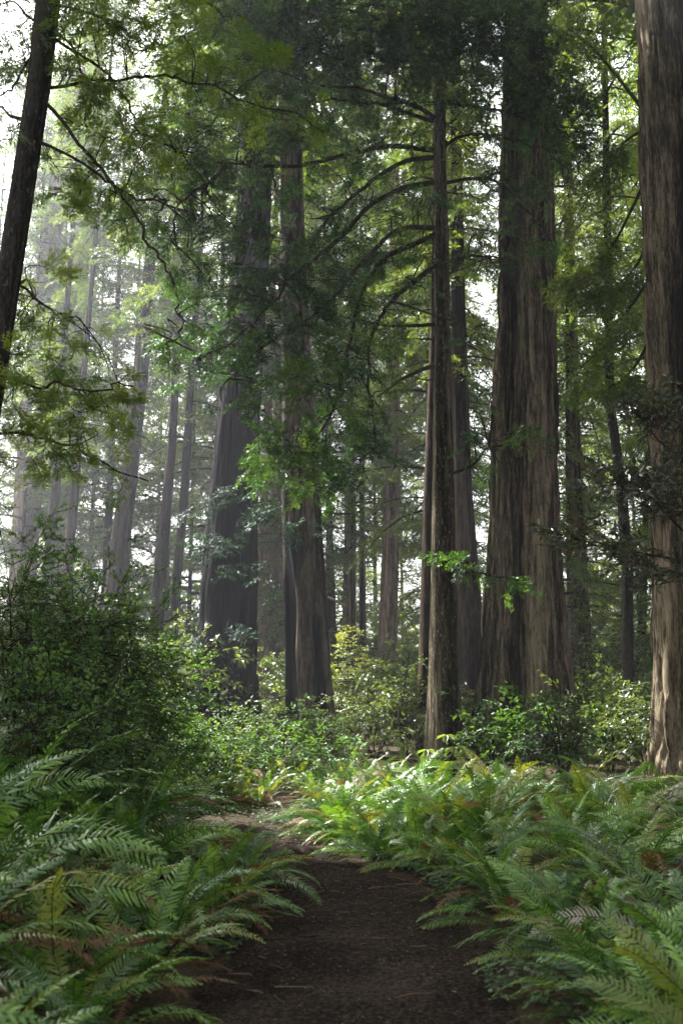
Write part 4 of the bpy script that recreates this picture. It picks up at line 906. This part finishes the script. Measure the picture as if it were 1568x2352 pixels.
# ------------------------------------------------------------------ named trunks farther back
FAR = [
    (27, [(984, 1600, 52), (992, 1117, 38), (1002, 784, 31), (1008, 400, 26)], 'grey trunk close behind the left side of the main conifer', M_DARKRED),
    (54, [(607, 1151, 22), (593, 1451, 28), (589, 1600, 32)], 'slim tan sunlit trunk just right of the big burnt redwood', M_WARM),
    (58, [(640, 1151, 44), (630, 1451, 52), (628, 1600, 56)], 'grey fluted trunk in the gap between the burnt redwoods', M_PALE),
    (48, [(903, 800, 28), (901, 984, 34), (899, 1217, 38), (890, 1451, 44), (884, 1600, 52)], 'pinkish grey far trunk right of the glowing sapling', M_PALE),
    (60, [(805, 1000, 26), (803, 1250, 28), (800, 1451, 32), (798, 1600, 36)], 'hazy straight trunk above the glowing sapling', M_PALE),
    (55, [(753, 1000, 14), (757, 1250, 17), (760, 1480, 28)], 'dim slim trunk beside the right edge of the hollow trunk', M_DARKRED),
    (50, [(834, 1100, 4), (832, 1300, 5), (830, 1500, 7)], 'pole-thin trunk between two hazy far trunks', M_DARK),
    (34, [(1050, 500, 28), (1052, 700, 34), (1060, 1117, 46), (1078, 1451, 64), (1085, 1600, 72)], 'dark trunk in the gap between main conifer and twin redwood', M_DARKRED),
    (36, [(1305, 500, 22), (1311, 784, 28), (1315, 1084, 34), (1328, 1417, 52), (1334, 1600, 60)], 'mid-distance trunk just right of the twin redwood', M_GREY),
    (30, [(1396, 640, 18), (1398, 784, 20), (1401, 934, 21), (1426, 1117, 24), (1440, 1300, 26), (1440, 1568, 29), (1440, 1640, 31)], 'thin dark bent trunk in the right gap', M_DARK),
    (50, [(1484, 1100, 12), (1478, 1300, 15), (1470, 1520, 22)], 'faint slim trunk left of the right redwood', M_DARKRED),
    (46.5, [(345, 600, 26), (325, 860, 30), (298, 1084, 38), (272, 1284, 47), (262, 1400, 50)], 'hazy brown leaning trunk above the left thicket', M_DARKRED),
    (44, [(404, 860, 18), (395, 1030, 20), (371, 1284, 29), (362, 1400, 32)], 'dim trunk right of the brown leaning trunk', M_DARKRED),
    (46, [(440, 860, 16), (424, 1130, 20), (406, 1330, 21), (396, 1500, 22)], 'slender trunk nearest the left side of the big burnt redwood', M_DARKRED),
    (50, [(190, 900, 14), (172, 1130, 22), (160, 1250, 24)], 'misty slim trunk left of the brown leaning trunk', M_DARKRED),
    (52, [(140, 900, 16), (128, 1130, 22), (115, 1250, 24)], 'leftmost misty slim trunk above the thicket', M_DARKRED),
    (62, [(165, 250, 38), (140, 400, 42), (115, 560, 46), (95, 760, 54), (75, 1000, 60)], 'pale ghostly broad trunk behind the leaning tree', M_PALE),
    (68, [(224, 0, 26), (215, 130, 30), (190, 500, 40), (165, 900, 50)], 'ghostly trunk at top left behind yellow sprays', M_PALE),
]
CROWNS = []
rg = np.random.default_rng(99)
for i in range(6):
    h0 = [2, 4, 6, 1.5, 8, 3][i]; h1 = [34, 38, 42, 26, 44, 30][i]
    mb = conifer_crown(rg, lambda z: np.array([0, 0, z]), h0, h1, [3.6, 4.0, 4.2, 3.2, 4.4, 3.4][i], [110, 118, 118, 105, 112, 105][i], T_BG, 1.0, 0.55, 0.5, 0.34)
    CROWNS.append(mb.mesh('crown', [G_BG, M_TWIG]))
def link_crown(root, i, rz, sc, dz=0.0):
    o = bpy.data.objects.new('crown', CROWNS[i]); COL.objects.link(o); o.parent = root; o.rotation_euler = (0, 0, rz); o.scale = (sc, sc, sc); o.location = (0, 0, dz); return o
for i, (Yd, sp, lb, mt) in enumerate(FAR):
    snag = 'snag' in lb
    ax, rd = px_axis(sp, Yd, None if snag else 44)
    root, base = tree_root('conifer_tree', ax, lb, 'tree')
    big = rd.max() > 0.45
    trunk_mesh(ax, rd, 600 + i, mt, 'trunk', root, base, 72 if big else 32, 110, 0.05 if big else 0.02, 24 if big else 12, 0.05 if big else 0.02)
    if not snag:
        A = axf(ax, base); rgi = np.random.default_rng(700 + i)
        h0 = {27: 14, 40: 10, 30: 11}.get(Yd, 6 + 0.13 * Yd) + rgi.uniform(0, 3)
        conifer_crown(rgi, A, h0, 43, 3.6 if Yd > 30 else 2.6, 95, T_BG, 1.0, 0.5, 0.5, 0.42, keep=lambda P_, b_=base: ~in_gap(P_ + b_, 1.0)).build('crown', [G_BG, M_TWIG], root)
# the pale fallen branch leaning by the hollow trunk
mb = MB(); b = at(752, 1372, 33); c = cr(np.array([at(752, 1372, 33), at(775, 1382, 33), at(800, 1396, 33)]), 5) - b; mb.tube(c, np.linspace(0.05, 0.03, len(c)), 6)
tag(mb.build('broken_branch', M_PALE, None, b), 'pale bare broken branch caught right of the hollow trunk', 'branch')

# ------------------------------------------------------------------ forest behind, tree by tree
rg = np.random.default_rng(123)
ROWS = [(35, 41, 9, 'nearest background row'), (46, 52, 10, 'second background row'), (57, 64, 10, 'third background row'), (72, 82, 9, 'hazy fourth background row'), (94, 108, 8, 'palest farthest row')]
TR = MB(); zt = np.linspace(-0.3, 40, 30); th = np.linspace(0, 6.283, 20, endpoint=False)
rr = np.interp(zt, [-0.3, 1.5, 40], [0.62, 0.5, 0.08])[:, None] * (1 + 0.06 * rg.normal(0, 1, (1, 20)) + 0.03 * rg.normal(0, 1, (30, 20)))
TR.grid(np.stack([rr * np.cos(th), rr * np.sin(th), np.broadcast_to(zt[:, None], rr.shape)], -1), True, 0, rg.random((30, 20)))
TRM = [TR.mesh('trunk', [m]) for m in (M_DARKRED, M_GREY, M_RED)]
for (y0, y1, n, rn) in ROWS:
    half = 0.36 * (y0 + y1) / 2 + 3; xs = np.linspace(-half, half, n) + rg.normal(0, half / n * 0.5, n); xs.sort()
    j = -1
    for x in xs:
        y = rg.uniform(y0, y1); px_ = CX + F * x / (y * 1.02)
        if y < 44 and any(Yf > y - 3 and abs(px_ - sp[len(sp) // 2][0]) < 22 * 45 / y for Yf, sp, _, _ in FAR): continue
        tt = np.arange(6, 50, 2.0)
        if any(np.min(np.hypot(a + SUN[0] / SUN[2] * tt - x, b + SUN[1] / SUN[2] * tt - y)) < 4.5 for a, b in ((-0.4, 14.7), (0.6, 32.5))): continue
        if y < 48 and (abs(px_ - 800) < 90 or 380 < px_ < 790): continue
        j += 1
        root = tag(empty('conifer_tree', (x, y, float(ground(x, y)))), f'misty green conifer, {ORD[j].replace("nearest", "first")} from left in the {rn}', 'tree', f'conifers of the {rn}')
        t = bpy.data.objects.new('trunk', TRM[rg.integers(0, 3)]); COL.objects.link(t); t.parent = root; s = rg.uniform(0.22, 0.55); t.scale = (s, s, rg.uniform(0.9, 1.1)); t.rotation_euler = (0, 0, rg.uniform(0, 6))
        link_crown(root, int(rg.integers(0, 6)), rg.uniform(0, 6.28), rg.uniform(0.9, 1.15) * (1.0 if y < 56 else 1.25 if y < 70 else 1.5))

for j, (px_, y) in enumerate(((-40, 64), (120, 66), (215, 70), (300, 62), (365, 82), (690, 72), (860, 84))):
    x = (px_ - CX) / F * y * 1.02
    root = tag(empty('conifer_tree', (x, y, float(ground(x, y)))), f'pale bushy conifer, {ORD[j].replace("nearest", "first")} from left in the bright mist between the far trunks', 'tree', 'bushy conifers in the bright mist')
    t = bpy.data.objects.new('trunk', TRM[j % 3]); COL.objects.link(t); t.parent = root; t.scale = (0.4, 0.4, 1.0)
    link_crown(root, j % 6, j * 1.3, 1.35)

# the far thicket closing the view under the crowns
rg = np.random.default_rng(222); S = Sprays(T_BIGBG); mb = MB()
for _ in range(3600):
    y = rg.uniform(56, 116); x = rg.uniform(-0.42, 0.42) * y; top = 2.5 + 7.0 * vn(x * 0.13 + 40, y * 0.13 + 7) + 0.05 * (y - 56)
    S.add((x, y, float(ground(x, y)) + top * rg.random() ** 1.3), rg.normal(0, 1, 3) * [1, 1, 0.25], np.array([0, 0, 1.0]) + rg.normal(0, 0.3, 3), rg.uniform(1.0, 2.0), np.clip(0.45 + 0.6 * (vn(x * 0.3, y * 0.3) - 0.5) + rg.normal(0, 0.1), 0, 1))
S.into(mb, rg, False)
tag(mb.build('far_thicket', [G_BG, M_TWIG]), 'dense misty undergrowth filling the far forest under the crowns', 'undergrowth', kind='stuff')

# ------------------------------------------------------------------ unseen redwoods added out of frame to shade the scene, sun gaps carved through
rg = np.random.default_rng(321)
for j, (x, y) in enumerate([(-9, 8), (-12, 15), (-15, 21), (-10, 22), (-17, 12), (-20, 18), (-21, 25), (-13, 3), (-7, 13), (-25, 14), (-16, 5), (8, 8), (10, 14), (-9, -3), (7, -4), (-14, 28), (12, 5), (15, 20), (13, 26), (16, 11), (12, -1), (18, 30), (9, 0), (-27, 33), (-18, 31), (-15, 29), (-18, 34), (-14, 26), (-22, 30)]):
    zc = np.linspace(0, 40, 41)
    if abs(x) < 0.36 * y + 2.2 and y > 0: x = math.copysign(0.36 * y + 2.2, x)
    for dy in (0, 2.5, -2.5, 4, -4, 5.5, -5.5, 7, -7, 9, -9):
        if not in_gap(np.stack([zc * 0 + x, zc * 0 + y + dy, zc], -1), 0.7).any(): y = y + dy; break
    else: continue
    if abs(x) < 0.36 * y + 2.0 and y > 0: x = math.copysign(0.36 * y + 2.0, x)
    b = np.array([x, y, float(ground(x, y))])
    root = tag(empty('redwood_tree', b), 'tall unseen redwood added beyond the frame to shade the path', 'tree', 'unseen shading redwoods added beyond the frame')
    t = bpy.data.objects.new('trunk', TRM[2]); COL.objects.link(t); t.parent = root
    conifer_crown(rg, lambda z: np.array([0, 0, z]), max(11, 4.5 + 0.82 * (y + 5)), 38, 5.0, 90, T_BIGBG, 1.35, 0.4, 0.45, 0.5, keep=lambda A: ~in_gap(A + b, 1.4)).build('crown', [G_BG, M_TWIG], root)

# ------------------------------------------------------------------ haze
def haze_box():
    x0, x1, y0, y1, z0, z1 = -118, 118, -28, 133, -1.6, 82
    v = np.array([[x, y, z] for z in (z0, z1) for y in (y0, y1) for x in (x0, x1)], float)
    mb = MB(); mb.quads(np.array([v[[0, 2, 3, 1]], v[[4, 5, 7, 6]], v[[0, 1, 5, 4]], v[[2, 6, 7, 3]], v[[0, 4, 6, 2]], v[[1, 3, 7, 5]]]))
    m, nt, out, N, L = nodes('haze_air')
    p = N('ShaderNodeVolumePrincipled', Density=0.0008, Anisotropy=0.6); p.inputs['Color'].default_value = (0.88, 0.90, 1.0, 1)
    L(p.outputs[0], out.inputs['Volume'])
    return tag(mb.build('haze', m), 'thin bluish forest mist', 'haze', kind='stuff')
haze_box()

# ------------------------------------------------------------------ light
el = math.asin(SUN[2]); azm = math.atan2(SUN[0], SUN[1])
wld = bpy.data.worlds.new('World'); SC.world = wld; wld.use_nodes = True
nt = wld.node_tree; bg = nt.nodes['Background']
sky = nt.nodes.new('ShaderNodeTexSky'); sky.sky_type = 'NISHITA'; sky.sun_disc = False; sky.sun_elevation = el; sky.sun_rotation = azm
sky.air_density = 1.0; sky.dust_density = 5.0; sky.ozone_density = 1.0
hs = nt.nodes.new('ShaderNodeHueSaturation'); hs.inputs['Saturation'].default_value = 0.15; hs.inputs['Value'].default_value = 1.0
nt.links.new(sky.outputs[0], hs.inputs['Color']); nt.links.new(hs.outputs[0], bg.inputs[0]); bg.inputs[1].default_value = 0.11
sl = bpy.data.lights.new('sun', 'SUN'); sl.energy = 5.0; sl.angle = R(0.53); sl.color = (1.0, 0.985, 0.95)
so = bpy.data.objects.new('sun', sl); COL.objects.link(so); so.rotation_euler = Vector(-SUN).to_track_quat('-Z', 'Y').to_euler(); so.location = (-40, 20, 60)

cd = bpy.data.cameras.new('camera'); co = bpy.data.objects.new('camera', cd); COL.objects.link(co)
co.location = CAM; co.rotation_euler = (math.pi / 2 + PITCH, 0, 0)
cd.sensor_fit = 'VERTICAL'; cd.sensor_height = 36; cd.lens = 35; cd.clip_end = 1000; cd.clip_start = 0.05
cd.dof.use_dof = True; cd.dof.focus_distance = 18; cd.dof.aperture_fstop = 2.8
SC.camera = co
SC.view_settings.view_transform = 'Standard'; SC.view_settings.look = 'None'; SC.view_settings.exposure = 2.65; SC.view_settings.gamma = 1
cy = SC.cycles
cy.max_bounces = 5; cy.diffuse_bounces = 3; cy.glossy_bounces = 2; cy.transmission_bounces = 3; cy.volume_bounces = 0; cy.transparent_max_bounces = 6
cy.caustics_reflective = False; cy.caustics_refractive = False; cy.use_adaptive_sampling = False
cy.sample_clamp_indirect = 4.0
SC.render.use_persistent_data = False
